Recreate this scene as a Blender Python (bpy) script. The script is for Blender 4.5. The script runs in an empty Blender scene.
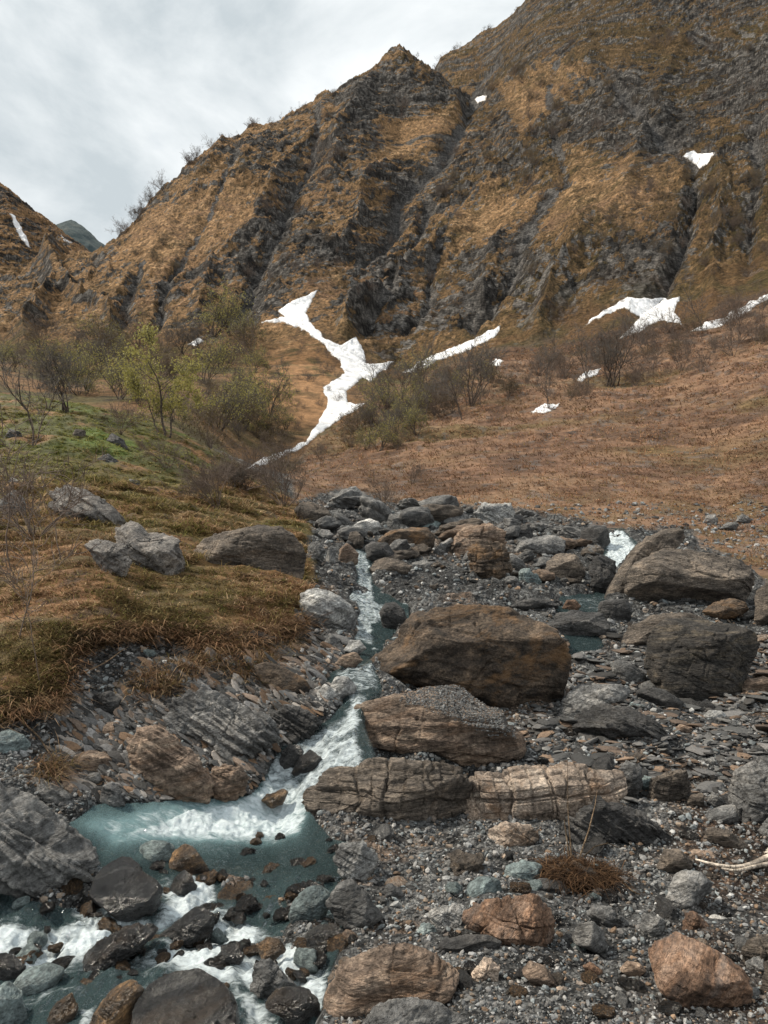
import bpy, math, random
import numpy as np
from mathutils import Vector, Matrix, Euler
random.seed(7); rng = np.random.default_rng(7)
sc = bpy.context.scene
COL = sc.collection
# ------------------------------------------------------------------ camera
F = 740.0; CZ = 1.75; PITCH = math.atan(78/740.0)
cam_d = bpy.data.cameras.new("camera"); cam = bpy.data.objects.new("camera", cam_d); COL.objects.link(cam)
cam_d.sensor_fit = 'VERTICAL'; cam_d.sensor_height = 36.0; cam_d.lens = F*36/1024
cam_d.clip_start = 0.05; cam_d.clip_end = 6000
cam.location = (0, 0, CZ); cam.rotation_euler = (math.pi/2+PITCH, 0, 0)
sc.camera = cam
# ------------------------------------------------------------------ world: overcast sky
world = bpy.data.worlds.new("World"); sc.world = world; world.use_nodes = True
SUN_EL = math.radians(50); SUN_AZ = math.radians(-84)      # azimuth from +Y (away from the camera) towards +X
def build_world():
    nt = world.node_tree; N = nt.nodes; L = nt.links; N.clear()
    out = N.new('ShaderNodeOutputWorld')
    sky = N.new('ShaderNodeTexSky'); sky.sky_type = 'NISHITA'; sky.sun_disc = False
    sky.sun_elevation = SUN_EL; sky.sun_rotation = SUN_AZ
    bg1 = N.new('ShaderNodeBackground'); bg1.inputs['Strength'].default_value = 0.08
    L.new(sky.outputs[0], bg1.inputs['Color'])
    tc = N.new('ShaderNodeTexCoord')
    mp = N.new('ShaderNodeMapping'); mp.inputs['Scale'].default_value = (1.0, 1.0, 1.9); mp.inputs['Location'].default_value = (0.3, 0.1, 0.62)
    L.new(tc.outputs['Generated'], mp.inputs['Vector'])
    n1 = N.new('ShaderNodeTexNoise'); n1.inputs['Scale'].default_value = 2.5; n1.inputs['Detail'].default_value = 9; n1.inputs['Roughness'].default_value = 0.58
    n1.inputs['Distortion'].default_value = 0.35
    L.new(mp.outputs[0], n1.inputs['Vector'])
    r1 = N.new('ShaderNodeValToRGB'); e = r1.color_ramp.elements
    e[0].position = 0.33; e[0].color = (0.41, 0.455, 0.48, 1)
    e[1].position = 0.60; e[1].color = (0.76, 0.775, 0.78, 1)
    m = e.new(0.46); m.color = (0.58, 0.612, 0.627, 1)
    L.new(n1.outputs['Fac'], r1.inputs['Fac'])
    bg2 = N.new('ShaderNodeBackground'); bg2.inputs['Strength'].default_value = 1.0
    L.new(r1.outputs[0], bg2.inputs['Color'])
    # thin places in the cloud where the blue sky shows
    n2 = N.new('ShaderNodeTexNoise'); n2.inputs['Scale'].default_value = 3.3; n2.inputs['Detail'].default_value = 5
    L.new(mp.outputs[0], n2.inputs['Vector'])
    r2 = N.new('ShaderNodeMapRange'); r2.inputs['From Min'].default_value = 0.62; r2.inputs['From Max'].default_value = 0.80
    r2.inputs['To Min'].default_value = 1.0; r2.inputs['To Max'].default_value = 0.55
    L.new(n2.outputs['Fac'], r2.inputs['Value'])
    mx = N.new('ShaderNodeMixShader'); L.new(r2.outputs[0], mx.inputs[0]); L.new(bg1.outputs[0], mx.inputs[1]); L.new(bg2.outputs[0], mx.inputs[2])
    L.new(mx.outputs[0], out.inputs['Surface'])
build_world()
sun_d = bpy.data.lights.new("sun", 'SUN'); sun = bpy.data.objects.new("sun", sun_d); COL.objects.link(sun)
sun_d.energy = 3.3; sun_d.angle = math.radians(6); sun_d.color = (1.0, 0.90, 0.76)
_sd = Vector((math.sin(SUN_AZ)*math.cos(SUN_EL), math.cos(SUN_AZ)*math.cos(SUN_EL), math.sin(SUN_EL)))
sun.rotation_euler = _sd.to_track_quat('Z', 'Y').to_euler()
vs = sc.view_settings; vs.view_transform = 'Standard'; vs.look = 'None'; vs.exposure = 0.58; vs.gamma = 1.0; vs.use_curve_mapping = False
# ------------------------------------------------------------------ maths helpers
CP, SP = math.cos(PITCH), math.sin(PITCH)
def proj(X, Y, Z):
    z = Z-CZ; d = Y*CP+z*SP; d = np.where(d < .05, .05, d)
    return 384+F*X/d, 512-F*(-Y*SP+z*CP)/d
def unproj(u, v, Y):
    xc = (u-384)/F; yc = (512-v)/F
    t = Y/(CP-yc*SP)
    return xc*t, Y, CZ+(SP+yc*CP)*t
def sstep(a, b, x):
    t = np.clip((x-a)/(b-a), 0, 1); return t*t*(3-2*t)
_tabs = {}
def vn2(x, y, seed=0):
    T = _tabs.get((2, seed))
    if T is None:
        T = _tabs[(2, seed)] = np.random.default_rng(100+seed).random((256, 256)).astype(np.float32)*2-1
    xi = np.floor(x).astype(np.int64); yi = np.floor(y).astype(np.int64)
    fx = (x-xi).astype(np.float32); fy = (y-yi).astype(np.float32)
    fx = fx*fx*fx*(fx*(fx*6-15)+10); fy = fy*fy*fy*(fy*(fy*6-15)+10)
    x0 = xi & 255; x1 = (xi+1) & 255; y0 = yi & 255; y1 = (yi+1) & 255
    return (T[x0, y0]*(1-fx)+T[x1, y0]*fx)*(1-fy)+(T[x0, y1]*(1-fx)+T[x1, y1]*fx)*fy
def fbm2(x, y, oct=5, seed=0, gain=.5, ridged=False):
    s = 0; a = 1.0; tot = 0; c, d = math.cos(.6)*2.03, math.sin(.6)*2.03
    for o in range(oct):
        n = vn2(x+17.3*o, y-9.1*o, seed+o)
        if ridged: n = 1-2*np.abs(n)
        s = s+a*n; tot += a; a *= gain
        x, y = x*c-y*d, x*d+y*c
    return s/tot
def vn3(x, y, z, seed=0):
    T = _tabs.get((3, seed))
    if T is None:
        T = _tabs[(3, seed)] = np.random.default_rng(500+seed).random((32, 32, 32)).astype(np.float32)*2-1
    xi = np.floor(x).astype(np.int64); yi = np.floor(y).astype(np.int64); zi = np.floor(z).astype(np.int64)
    fx = x-xi; fy = y-yi; fz = z-zi
    fx = fx*fx*(3-2*fx); fy = fy*fy*(3-2*fy); fz = fz*fz*(3-2*fz)
    x0 = xi & 31; x1 = (xi+1) & 31; y0 = yi & 31; y1 = (yi+1) & 31; z0 = zi & 31; z1 = (zi+1) & 31
    a = (T[x0, y0, z0]*(1-fx)+T[x1, y0, z0]*fx)*(1-fy)+(T[x0, y1, z0]*(1-fx)+T[x1, y1, z0]*fx)*fy
    b = (T[x0, y0, z1]*(1-fx)+T[x1, y0, z1]*fx)*(1-fy)+(T[x0, y1, z1]*(1-fx)+T[x1, y1, z1]*fx)*fy
    return a*(1-fz)+b*fz
def fbm3(x, y, z, oct=4, seed=0, gain=.5, ridged=False):
    s = 0; a = 1.0; tot = 0
    for o in range(oct):
        n = vn3(x+5.2*o, y+1.7*o, z-3.3*o, (seed+o) % 12)
        if ridged: n = 1-2*np.abs(n)
        s = s+a*n; tot += a; a *= gain
        x, y, z = x*1.6-y*1.2+.3, x*1.2+y*1.6, z*2.04
    return s/tot
def segdist(u, v, pts):
    d = np.full(u.shape, 1e9)
    for (x0, y0), (x1, y1) in zip(pts[:-1], pts[1:]):
        dx, dy = x1-x0, y1-y0; t = np.clip(((u-x0)*dx+(v-y0)*dy)/(dx*dx+dy*dy+1e-9), 0, 1)
        d = np.minimum(d, np.hypot(u-x0-t*dx, v-y0-t*dy))
    return d
def polymask(u, v, poly, soft=4.0):
    """soft inside-mask of a closed outline"""
    m = np.zeros(u.shape)
    x = np.array([p[0] for p in poly]); y = np.array([p[1] for p in poly])
    bb = (u > x.min()-4*soft) & (u < x.max()+4*soft) & (v > y.min()-4*soft) & (v < y.max()+4*soft)
    uu = u[bb]; vv = v[bb]
    if uu.size == 0: return m
    ins = np.zeros(uu.shape, bool); j = len(poly)-1
    for i in range(len(poly)):
        c = ((y[i] > vv) != (y[j] > vv)) & (uu < (x[j]-x[i])*(vv-y[i])/(y[j]-y[i]+1e-9)+x[i])
        ins ^= c; j = i
    d = segdist(uu, vv, list(poly)+[poly[0]])
    m[bb] = sstep(-soft, soft, np.where(ins, d, -d))
    return m
# ------------------------------------------------------------------ the lie of the land: control points (picture column, row, metres away)
CTRL = []
def cp(*rows):
    CTRL.extend(rows)
# near bed, pool and lower rapids
cp((100,1000,3.4),(220,1000,3.4),(330,1000,3.35),(50,940,4.0),(180,930,4.05),(300,930,4.05),(400,930,4.0),(500,1000,3.2),(650,1000,3.2),(768,1000,3.2),(600,930,4.0),(768,920,4.1),
   (180,840,5.24),(100,862,4.75),(260,815,5.75),(300,835,5.3),(400,845,5.2),(520,860,4.95),(650,860,4.95),(768,840,5.25),
   (290,790,6.1),(330,735,6.55),(365,690,7.1),(400,775,6.1),(640,775,6.25),(768,775,6.4),(460,715,8.0),(600,705,8.6),(700,720,8.4),(768,700,9.0),
   (560,760,6.7),(480,640,10.5),(640,650,11.0),(575,610,13.0),(680,610,13.0),(768,620,12.5),(615,575,16.5),(615,532,20.5),(520,545,19.5),(440,575,15.5),(500,516,26),(400,520,25),(720,522,27),(600,517,27),
   (375,625,10.8),(375,590,13.8),(362,548,17.5),(340,520,24))
# left bank
cp((330,660,8.4),(300,640,9.3),(290,600,10.6),(250,575,12.2),(200,610,8.9),(150,600,9.0),(100,635,7.3),(60,690,6.4),(0,705,5.9),(0,640,7.2),(-150,640,7.5),(-150,760,5.5),
   (0,560,10.2),(0,520,13),(0,450,20),(0,398,30),(100,520,14),(100,450,22),(200,520,16),(280,530,18),(220,490,23),(280,500,25),(-150,520,14),(-150,400,28),
   (200,700,6.95),(100,750,6.05),(50,790,5.35),(230,775,6.1),(150,790,5.6),(0,800,5.0),(60,850,4.65),(0,880,4.5),(-150,850,4.8),(290,710,7.0),
   (100,412,31),(200,447,30),(270,485,28),(100,415,38),(200,445,38),(280,475,38),(0,402,38))
# valley floor, fan and the slope on the right
cp((130,392,60),(130,352,112),(200,400,58),(200,345,118),(0,380,60),(0,345,110),(-150,370,60),(-150,340,110),
   (250,468,48),(300,440,62),(320,395,82),(290,350,112),(340,352,112),(310,298,150),(260,325,138),(340,420,72),(340,470,44),
   (400,500,31),(500,495,31),(600,495,31),(700,500,31),(768,505,29),(920,510,26),(400,440,55),(400,385,95),(500,430,53),(500,370,92),(600,430,50),(600,335,108),(700,420,49),(700,320,104),(768,400,48),(768,300,103),(920,400,44),(920,270,95),(450,360,118),(400,365,122),(550,345,112))
# mountain
cp((200,300,150),(200,250,185),(200,163,250),(150,208,236),(150,300,150),(100,300,155),(110,256,232),(50,266,212),(0,285,190),(50,300,165),(0,315,150),
   (300,250,180),(300,112,282),(300,180,235),(250,135,270),(350,85,295),(350,200,220),(400,52,305),(400,130,265),(400,250,200),(400,310,155),(440,78,312),(465,100,318),
   (500,300,145),(500,200,215),(500,100,290),(600,270,140),(600,150,215),(600,0,310),(700,260,132),(700,100,235),(700,0,290),(768,250,122),(768,100,215),(768,-20,280),(920,220,115),(920,50,210),
   (440,62,395),(480,37,405),(540,0,415),(620,-60,410),(700,-120,385),(768,-170,360),(920,-220,340),(480,70,360))
# behind the ridges the ground falls away again
cp((200,240,300),(150,265,290),(110,290,290),(300,190,335),(350,160,345),(400,120,350),(250,210,320),(50,300,265),(0,300,250),(440,95,350),
   (0,185,335),(50,224,335),(100,258,335),(-150,120,335),(0,250,400),(100,300,400),(-150,200,400),(-150,290,200),
   (440,150,470),(540,90,480),(620,30,480),(768,-80,450),(920,-120,430),(300,240,450),(200,270,450),(0,290,480))
CA, CR, CVv = [], [], []
for (u, v, Y) in CTRL:
    X, Y, Z = unproj(u, v, Y); CA.append(X/(Y+8)); CR.append(math.log(Y+8)); CVv.append((Z-CZ)/(Y+8))
for X in (-4, -2, 0, 2, 4):
    for Y in (-4.5, -1, 1.2):
        Z = .0 if X > -.5 else -.12
        CA.append(X/(Y+8)); CR.append(math.log(Y+8)); CVv.append((Z-CZ)/(Y+8))
KA, KR = 3.2, 1.0
CA = np.array(CA)*KA; CR = np.array(CR)*KR; CVv = np.array(CVv)
def _tps(r2): return r2*np.log(r2+1e-12)*.5
_n = len(CA)
_A = _tps((CA[:, None]-CA)**2+(CR[:, None]-CR)**2)+np.eye(_n)*2e-4
_P = np.stack([np.ones(_n), CA, CR], 1)
_S = np.linalg.solve(np.block([[_A, _P], [_P.T, np.zeros((3, 3))]]), np.concatenate([CVv, np.zeros(3)]))
GA = np.linspace(-1.3, 1.3, 361); GR = np.linspace(math.log(3.2), math.log(520), 361)
_ga, _gr = np.meshgrid(GA*KA, GR*KR, indexing='ij')
_V = _S[_n]+_S[_n+1]*_ga+_S[_n+2]*_gr
for i in range(_n): _V = _V+_S[i]*_tps((_ga-CA[i])**2+(_gr-CR[i])**2)
def bil(G, a, r, a0, a1, r0, r1):
    fa = np.clip((a-a0)/(a1-a0), 0, 1)*(G.shape[0]-1.001); fr = np.clip((r-r0)/(r1-r0), 0, 1)*(G.shape[1]-1.001)
    i = fa.astype(int); j = fr.astype(int); fa = fa-i; fr = fr-j
    return (G[i, j]*(1-fa)+G[i+1, j]*fa)*(1-fr)+(G[i, j+1]*(1-fa)+G[i+1, j+1]*fa)*fr
def H0(X, Y):
    Yp = np.maximum(Y+8, 3.3)
    return CZ+Yp*bil(_V, X/Yp, np.log(Yp), GA[0], GA[-1], GR[0], GR[-1])
# ------------------------------------------------------------------ outlines of the surfaces (picture outlines dropped on to the ground, used as places on it)
W_CASC = [(240,800),(255,785),(266,765),(280,742),(330,714),(350,696),(322,682),(342,668),(358,640),(372,640),(370,660),(380,690),(362,706),(372,765),(308,806),(300,830),(262,842)]
W_POOL = [(66,818),(90,800),(150,800),(235,794),(270,790),(310,805),(330,836),(352,842),(345,868),(300,884),(250,884),(130,884),(100,866)]
W_LOW = [(-400,884),(0,886),(60,902),(95,905),(130,878),(250,870),(338,876),(350,905),(340,940),(328,965),(318,1040),(310,1300),(-600,1300)]
W_LEFT = [(353,546),(369,546),(373,582),(388,594),(408,604),(412,616),(396,626),(388,640),(372,656),(352,648),(358,622),(360,608),(344,602),(356,584)]
W_RIGHT = [(604,528),(624,528),(641,546),(620,566),(606,590),(604,606),(560,610),(562,596),(592,590),(604,570),(602,548)]
W_MID = [(556,606),(604,606),(600,630),(598,648),(572,652),(560,630)]
WATERS = [(W_CASC, 5), (W_POOL, 6), (W_LOW, 8), (W_LEFT, 4), (W_RIGHT, 4), (W_MID, 4)]
R_GRASS = [(-600,360),(0,394),(60,402),(135,410),(200,444),(270,484),(300,508),(312,560),(306,606),(300,632),(270,638),(232,652),(186,640),(130,640),(74,652),(58,700),(0,722),(-700,760)]
R_STRATA = [(118,700),(150,672),(190,652),(262,640),(335,655),(345,690),(285,735),(262,780),(232,797),(120,797),(108,745)]
R_SLOPE = [(296,508),(340,488),(380,500),(420,511),(470,506),(520,508),(560,516),(600,525),(645,530),(690,529),(705,545),(735,560),(768,585),(800,610),(1100,640),(1100,180),(768,292),(690,322),(600,338),(500,352),(440,372),(380,392),(330,430),(290,470)]
R_SOIL = [(690,800),(790,790),(900,1100),(560,1100),(600,990),(690,900),(670,850)]
R_GREEN = [(0,400),(60,405),(130,412),(190,440),(215,470),(170,482),(100,470),(0,470),(-200,470),(-200,390)]
FOAM = [([(240,800),(262,785),(282,745),(330,714),(352,692),(376,694),(356,708),(368,765),(306,802),(298,830),(256,842),(150,836),(120,832),(190,812)], 8, .85),
        ([(90,825),(150,800),(240,795),(290,815),(280,842),(200,838),(120,842)], 14, .45),
        ([(0,925),(60,920),(100,905),(150,915),(175,900),(195,880),(216,876),(214,900),(160,925),(115,945),(80,962),(0,966),(-80,960)], 7, .72), ([(66,895),(112,898),(116,925),(76,925)], 6, .6), ([(118,880),(138,884),(134,925),(122,925)], 5, .6),
        ([(195,905),(230,900),(262,925),(225,965),(190,972),(160,960),(170,945),(205,940)], 8, .55), ([(240,940),(290,935),(330,960),(332,1000),(300,1010),(255,990),(235,975)], 9, .6), ([(235,985),(262,1000),(290,1030),(240,1030)], 8, .6),
        ([(150,960),(220,955),(240,985),(180,970)], 8, .5), ([(352,548),(368,548),(376,600),(398,608),(404,618),(375,625),(372,650),(395,650),(350,640),(352,612),(345,598),(357,584)], 4, .75), ([(335,672),(372,655),(384,690),(350,696)], 6, .7),
        ([(604,530),(624,530),(640,548),(618,572),(606,560)], 4, .95), ([(560,598),(606,590),(604,610),(560,612)], 4, .5), ([(575,630),(600,628),(596,646),(574,650)], 5, .4),
        ([(0,985),(40,975),(70,990),(20,1010)], 8, .35), ([(75,1005),(92,1000),(84,1030),(72,1030)], 5, .6)]
def water_mask(u, v):
    m = np.zeros(u.shape)
    for p, s in WATERS: m = np.maximum(m, polymask(u, v, p, s))
    return m
GULLIES = [([(480,98),(440,158),(402,215),(372,250),(352,266)], 15, 10), ([(700,160),(690,215),(672,280),(640,306)], 12, 7), ([(565,190),(535,240),(505,290),(474,326)], 14, 8),
           ([(560,70),(555,130),(565,190)], 12, 5), ([(292,206),(270,260),(240,318)], 16, 7), ([(150,262),(120,320),(92,360)], 9, 6), ([(185,265),(160,310),(138,350)], 8, 4),
           ([(310,120),(318,165),(292,206)], 9, 5), ([(620,90),(650,140),(690,165)], 12, 5), ([(430,215),(400,262),(372,330)], 9, 6), ([(765,120),(752,180),(748,270)], 12, 5),
           ([(240,150),(215,215),(180,280)], 8, 4), ([(500,60),(470,110)], 9, 5), ([(470,200),(440,255),(415,330)], 8, 4)]
RIBS = [([(600,62),(545,130),(480,205),(425,268),(350,330)], 16, 10), ([(400,54),(372,92),(350,130),(335,185)], 14, 7), ([(466,100),(420,150),(375,190),(330,250)], 12, 7), ([(660,130),(625,190),(575,260),(540,330)], 15, 9),
        ([(330,95),(290,170),(240,240),(190,320)], 12, 5), ([(225,140),(190,200),(150,262)], 10, 5), ([(50,258),(58,290),(20,345)], 14, 8), ([(50,258),(80,300),(110,345)], 10, 5),
        ([(720,165),(722,230),(712,300)], 12, 6), ([(545,180),(515,235),(480,300)], 9, 4), ([(700,30),(660,90),(640,130)], 16, 6), ([(560,20),(520,90),(500,150)], 14, 5)]
R_CLIFFS = [([(345,86),(385,78),(440,84),(458,104),(440,112),(400,122),(352,130),(340,110)], 6), ([(256,215),(285,200),(310,215),(300,235),(270,250),(250,240)], 5), ([(236,245),(310,225),(345,255),(330,285),(290,302),(250,318),(225,330),(250,295)], 7),
            ([(560,90),(640,80),(700,130),(690,160),(630,200),(590,180),(560,140)], 14), ([(480,240),(560,190),(545,250),(500,310),(470,335),(400,352),(430,300)], 10), ([(360,338),(330,300),(372,260),(400,270),(430,330),(420,352),(380,362)], 8),
            ([(575,280),(640,240),(680,220),(690,270),(660,300),(580,300),(550,320)], 10), ([(500,295),(545,270),(590,290),(570,320),(520,340)], 6), ([(690,50),(768,40),(900,60),(900,150),(730,130)], 14)]
R_GRASSY = [([(290,330),(262,350),(240,400),(270,440),(330,420),(345,380),(320,340),(300,318)], 8), ([(455,215),(540,190),(545,225),(490,250),(450,240)], 10), ([(570,150),(690,170),(640,215),(570,240),(540,250)], 12), ([(130,225),(240,180),(262,215),(170,275),(120,262)], 12),
            ([(500,90),(560,60),(600,90),(560,120),(520,130)], 10), ([(380,130),(460,108),(470,120),(420,160),(370,180)], 7)]
def terrain(X, Y, want='h'):
    """height with detail, plus what the surface is made of there (own colour, roughness)"""
    H = H0(X, Y); u, v = proj(X, Y, H)
    near = Y < 45
    wm = np.zeros(X.shape); gm = np.zeros(X.shape); sm = np.zeros(X.shape); sl = np.zeros(X.shape); soil = np.zeros(X.shape); grn = np.zeros(X.shape)
    lip = sstep(24, 28, Y)*0
    nn = near & (Y > -5)
    un, vn_ = u[nn], v[nn]
    jit = 18*fbm2(X[nn]*1.6, Y[nn]*1.6, 4, 40)*np.clip(8/(Y[nn]+2), .2, 1.2)
    wm[nn] = water_mask(un+jit*.5, vn_+jit*.35)
    wob = 16*fbm2(X[nn]*.9, Y[nn]*.9, 4, 44)
    gm[nn] = polymask(un+wob, vn_+wob*.6, R_GRASS, 5)*(1-wm[nn])
    sm[nn] = polymask(un+wob, vn_+wob, R_STRATA, 10)*(1-wm[nn])
    soil[nn] = polymask(un, vn_, R_SOIL, 25); grn[nn] = polymask(un, vn_, R_GREEN, 25)
    sl = polymask(u+8*fbm2(X*.15, Y*.15, 3, 47), v+6*fbm2(X*.2, Y*.2, 3, 48), R_SLOPE, 4)
    far = sstep(34, 46, Y)*(1-sl)                                   # valley floor, fan and mountain
    mtn = sstep(95, 140, Y)*(1-sl)
    behind = (Y < 1.5)
    bed = np.clip(1-gm-sl-far, 0, 1)
    D = np.zeros(X.shape)
    q = X*1.0; w = Y
    # stream bed: lumps, flat flakes of slate
    fl = fbm2(X*1.1+.3*Y, Y*2.6, 5, 3); fine = fbm2(X*5, Y*9, 4, 9, .55)
    D += bed*(.09*fl*np.clip(Y/7, .5, 2.2)+.028*fine)
    D += bed*.10*np.clip(fbm2(X*.9, Y*1.9, 5, 14, .6, True)-.05, 0, 1)*np.clip(Y/7, .6, 2.5)*(1-sm)
    # bedrock strata of the left bank: tilted layers stepping down to the right
    s = X*.62+H*.95-.12*Y+.10*fbm2(X*1.2, Y*1.2, 4, 20)
    k = s/.105+.8*fbm2(X*2.5, Y*2.5, 3, 24); saw = k-np.floor(k); saw = np.minimum(saw/.8, (1-saw)/.2)
    k2 = s/.031+fbm2(X*5, Y*3, 3, 27); s2 = k2-np.floor(k2)
    D += sm*(.085*saw*(.6+.6*fbm2(X*1.3, Y*1.3, 3, 29))+.020*s2+.05*fbm2(X*3, Y*3, 4, 22)+.05)
    # grass: tussocks, and the turf's own thickness over the bare bank
    low = np.zeros(X.shape); low[nn] = polymask(un, vn_, W_LOW, 10)
    fm = np.zeros(X.shape)
    for p_, s_, k_ in FOAM:
        if k_ > .4: fm[nn] = np.maximum(fm[nn], polymask(un+jit*.5, vn_+jit*.35, p_, s_+5))
    D += low*(.10*fbm2(X*2.6, Y*2.6, 4, 36, .55, True)+.04*fbm2(X*7, Y*7, 3, 39))*(1-.7*fm)-.06*low*fm
    dip_ = np.zeros(X.shape); dip_[nn] = polymask(un, vn_, [(340,700),(372,690),(392,722),(420,758),(485,772),(470,782),(400,778),(330,790),(305,805),(345,770)], 8)
    D -= .26*dip_
    tus = fbm2(X*2.3, Y*2.3, 3, 30); tus2 = fbm2(X*.55, Y*.55, 4, 33)
    D += gm*(.13+.07*tus*np.clip(Y/8, .6, 2)+.16*tus2*np.clip(Y/14, .3, 1.5)*(1-.5*grn))
    # slope on the right: hummocks and small terraces
    D += sl*np.clip((Y-24)/20, .15, 2.0)*(.28*fbm2(X*.22, Y*.22, 5, 50)+.12*fbm2(X*.9, Y*.9, 4, 55, .55)+.25*np.clip(fbm2(X*.12+Y*.05, Y*.3, 4, 58, .5, True), 0, 1))
    D += sl*sstep(27, 33, Y)*.22
    D += far*(1-mtn)*(.5*fbm2(X*.1, Y*.1, 4, 60)+.2*fbm2(X*.5, Y*.5, 4, 63))
    # the mountain: ribs and gullies, then crags
    gl = np.zeros(X.shape)
    M = Y > 85
    if M.any():
        x, y, h, uu, vv, mt = X[M], Y[M], H[M], u[M], v[M], mtn[M]
        jx = 15*fbm2(x*.03, y*.03, 4, 65); jy = 15*fbm2(x*.03+9, y*.03, 4, 66)
        g = np.zeros(x.shape); G = np.zeros(x.shape); G2 = np.zeros(x.shape)
        for p_, s_ in R_GRASSY+[([(250,328),(318,284),(345,268),(334,300),(330,345),(290,338)], 8)]: G2 = np.maximum(G2, polymask(uu+jx, vv+jy, p_, s_*1.6))
        for pts, wd, dp in GULLIES:
            d = segdist(uu+jx, vv+jy, pts); t = np.clip(1-d/wd, 0, 1); g -= dp*t**1.3; G = np.maximum(G, sstep(.45, .95, t))
        for pts, wd, dp in RIBS:
            d = segdist(uu+jx*1.3, vv+jy*1.3, pts); g += dp*np.clip(1-d/wd, 0, 1)**1.2
        lean = np.where(x > -40, .62, .05)
        lean = .05+.57*sstep(-60, 10, x)
        q = x-lean*(y-140)
        r1 = fbm2(q/30, y/80, 3, 70, .5, True); r2 = fbm2(q/12+.5*r1, y/22+h/40, 4, 73, .55, True); r3 = fbm2(q/4.5+.5*r2, y/7+h/9, 4, 77, .55, True)
        wx = 7*fbm2(x/26, h/26, 3, 183); ph_ = .72+.25*fbm2(x/90, h/90, 2, 186)
        be = x*np.cos(ph_)+h*1.25*np.sin(ph_)+wx; bn = -x*np.sin(ph_)+h*1.25*np.cos(ph_)+wx*.8
        b1 = fbm2(be/30, bn/13, 3, 188, .5, True); b2 = fbm2(be/12+3, bn/5.5, 4, 192, .55, True); b3 = fbm2(be/4.5, bn/2.4, 4, 196, .6, True)
        cr = fbm2(x/5+h/9, h/4-x/7, 5, 80, .58)
        st = (h*.8+x*.5+6*fbm2(x/20, y/20, 3, 86))/5.2; st = st-np.floor(st); st = np.minimum(st/.75, (1-st)/.25)
        calm = 1-.6*G2
        D[M] += mt*calm*(g*.62+(1.7*b1+1.25*b2+.9*b3)*(.45+.55*sstep(45, 95, h))+.9*r1+1.3*cr+1.7*(st-.5)*sstep(-.2, .3, fbm2(x/30, y/30, 3, 88))+.75*fbm2(x/2.2, h/1.8+y/3, 4, 91, .6, True)+.9*np.clip(fbm2(x/6+h/14, h/5, 3, 95, .5, True)-.1, 0, 1))
        gl[M] = G*mt
    Hh = H+D-wm*np.clip(.10+.012*Y, .1, .22)*(1+.5*fbm2(X*2, Y*2, 3, 90))*(1-.45*low)
    if want == 'h': return Hh
    return Hh, dict(u=u, v=v, wm=wm, gm=gm, sm=sm, sl=sl, soil=soil, grn=grn, far=far, mtn=mtn, bed=bed, gl=gl, H=H)
# ------------------------------------------------------------------ grids
def lin(a, b, step): return list(np.arange(a, b, step))
a_dense = np.linspace(-.60, .60, 861)
A_AX = np.concatenate([np.linspace(-1.2, -.61, 46), a_dense, np.linspace(.61, 1.2, 46)])
Y_NEAR = np.array(lin(-4, 2.2, .12)+lin(2.2, 9, .026)+lin(9, 15, .05)+lin(15, 30, .11))
Y_MID = np.array([Y_NEAR[-1]]+lin(30.1, 60, .2)+lin(60, 100, .33))
Y_FAR = np.array([Y_MID[-1]]+lin(100.4, 330, .42)+lin(330, 500, .9))
def grid_mesh(name, XX, YY, ZZ, mat, attrs=None, keep=None, smooth=True):
    ni, nj = XX.shape
    co = np.stack([XX, YY, ZZ], -1).reshape(-1, 3).astype(np.float32)
    i, j = np.meshgrid(np.arange(ni-1), np.arange(nj-1), indexing='ij')
    f = np.stack([i*nj+j, (i+1)*nj+j, (i+1)*nj+j+1, i*nj+j+1], -1).reshape(-1, 4)
    if keep is not None:
        f = f[keep.reshape(-1)]
        used = np.unique(f); remap = np.full(len(co), -1); remap[used] = np.arange(len(used)); f = remap[f]; co = co[used]
        if attrs: attrs = {k_: a.reshape(len(remap), -1)[used] for k_, a in attrs.items()}
    return mesh_np(name, co, f, mat, attrs, smooth)
def mesh_np(name, co, f, mat, attrs=None, smooth=True, parent=None, link=True):
    co = np.asarray(co, np.float32); f = np.asarray(f, np.int32); k = f.shape[1]
    me = bpy.data.meshes.new(name)
    me.vertices.add(len(co)); me.vertices.foreach_set('co', co.ravel())
    me.loops.add(f.size); me.loops.foreach_set('vertex_index', f.ravel())
    me.polygons.add(len(f)); me.polygons.foreach_set('loop_start', np.arange(0, f.size, k, dtype=np.int32))
    me.polygons.foreach_set('use_smooth', np.full(len(f), smooth))
    if attrs:
        for n_, a in attrs.items():
            a = np.asarray(a, np.float32).reshape(len(co), -1)
            if a.shape[1] == 1:
                at = me.attributes.new(n_, 'FLOAT', 'POINT'); at.data.foreach_set('value', a.ravel())
            else:
                at = me.attributes.new(n_, 'FLOAT_COLOR', 'POINT'); at.data.foreach_set('color', np.concatenate([a[:, :3], np.ones((len(a), 1), np.float32)], 1).ravel())
    me.update(calc_edges=True); me.validate()
    if mat: me.materials.append(mat)
    o = bpy.data.objects.new(name, me)
    if link: COL.objects.link(o)
    if parent: o.parent = parent
    return o
def mixc(a, b, t): return np.asarray(a)*(1-t[..., None])+np.asarray(b)*t[..., None]
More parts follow.
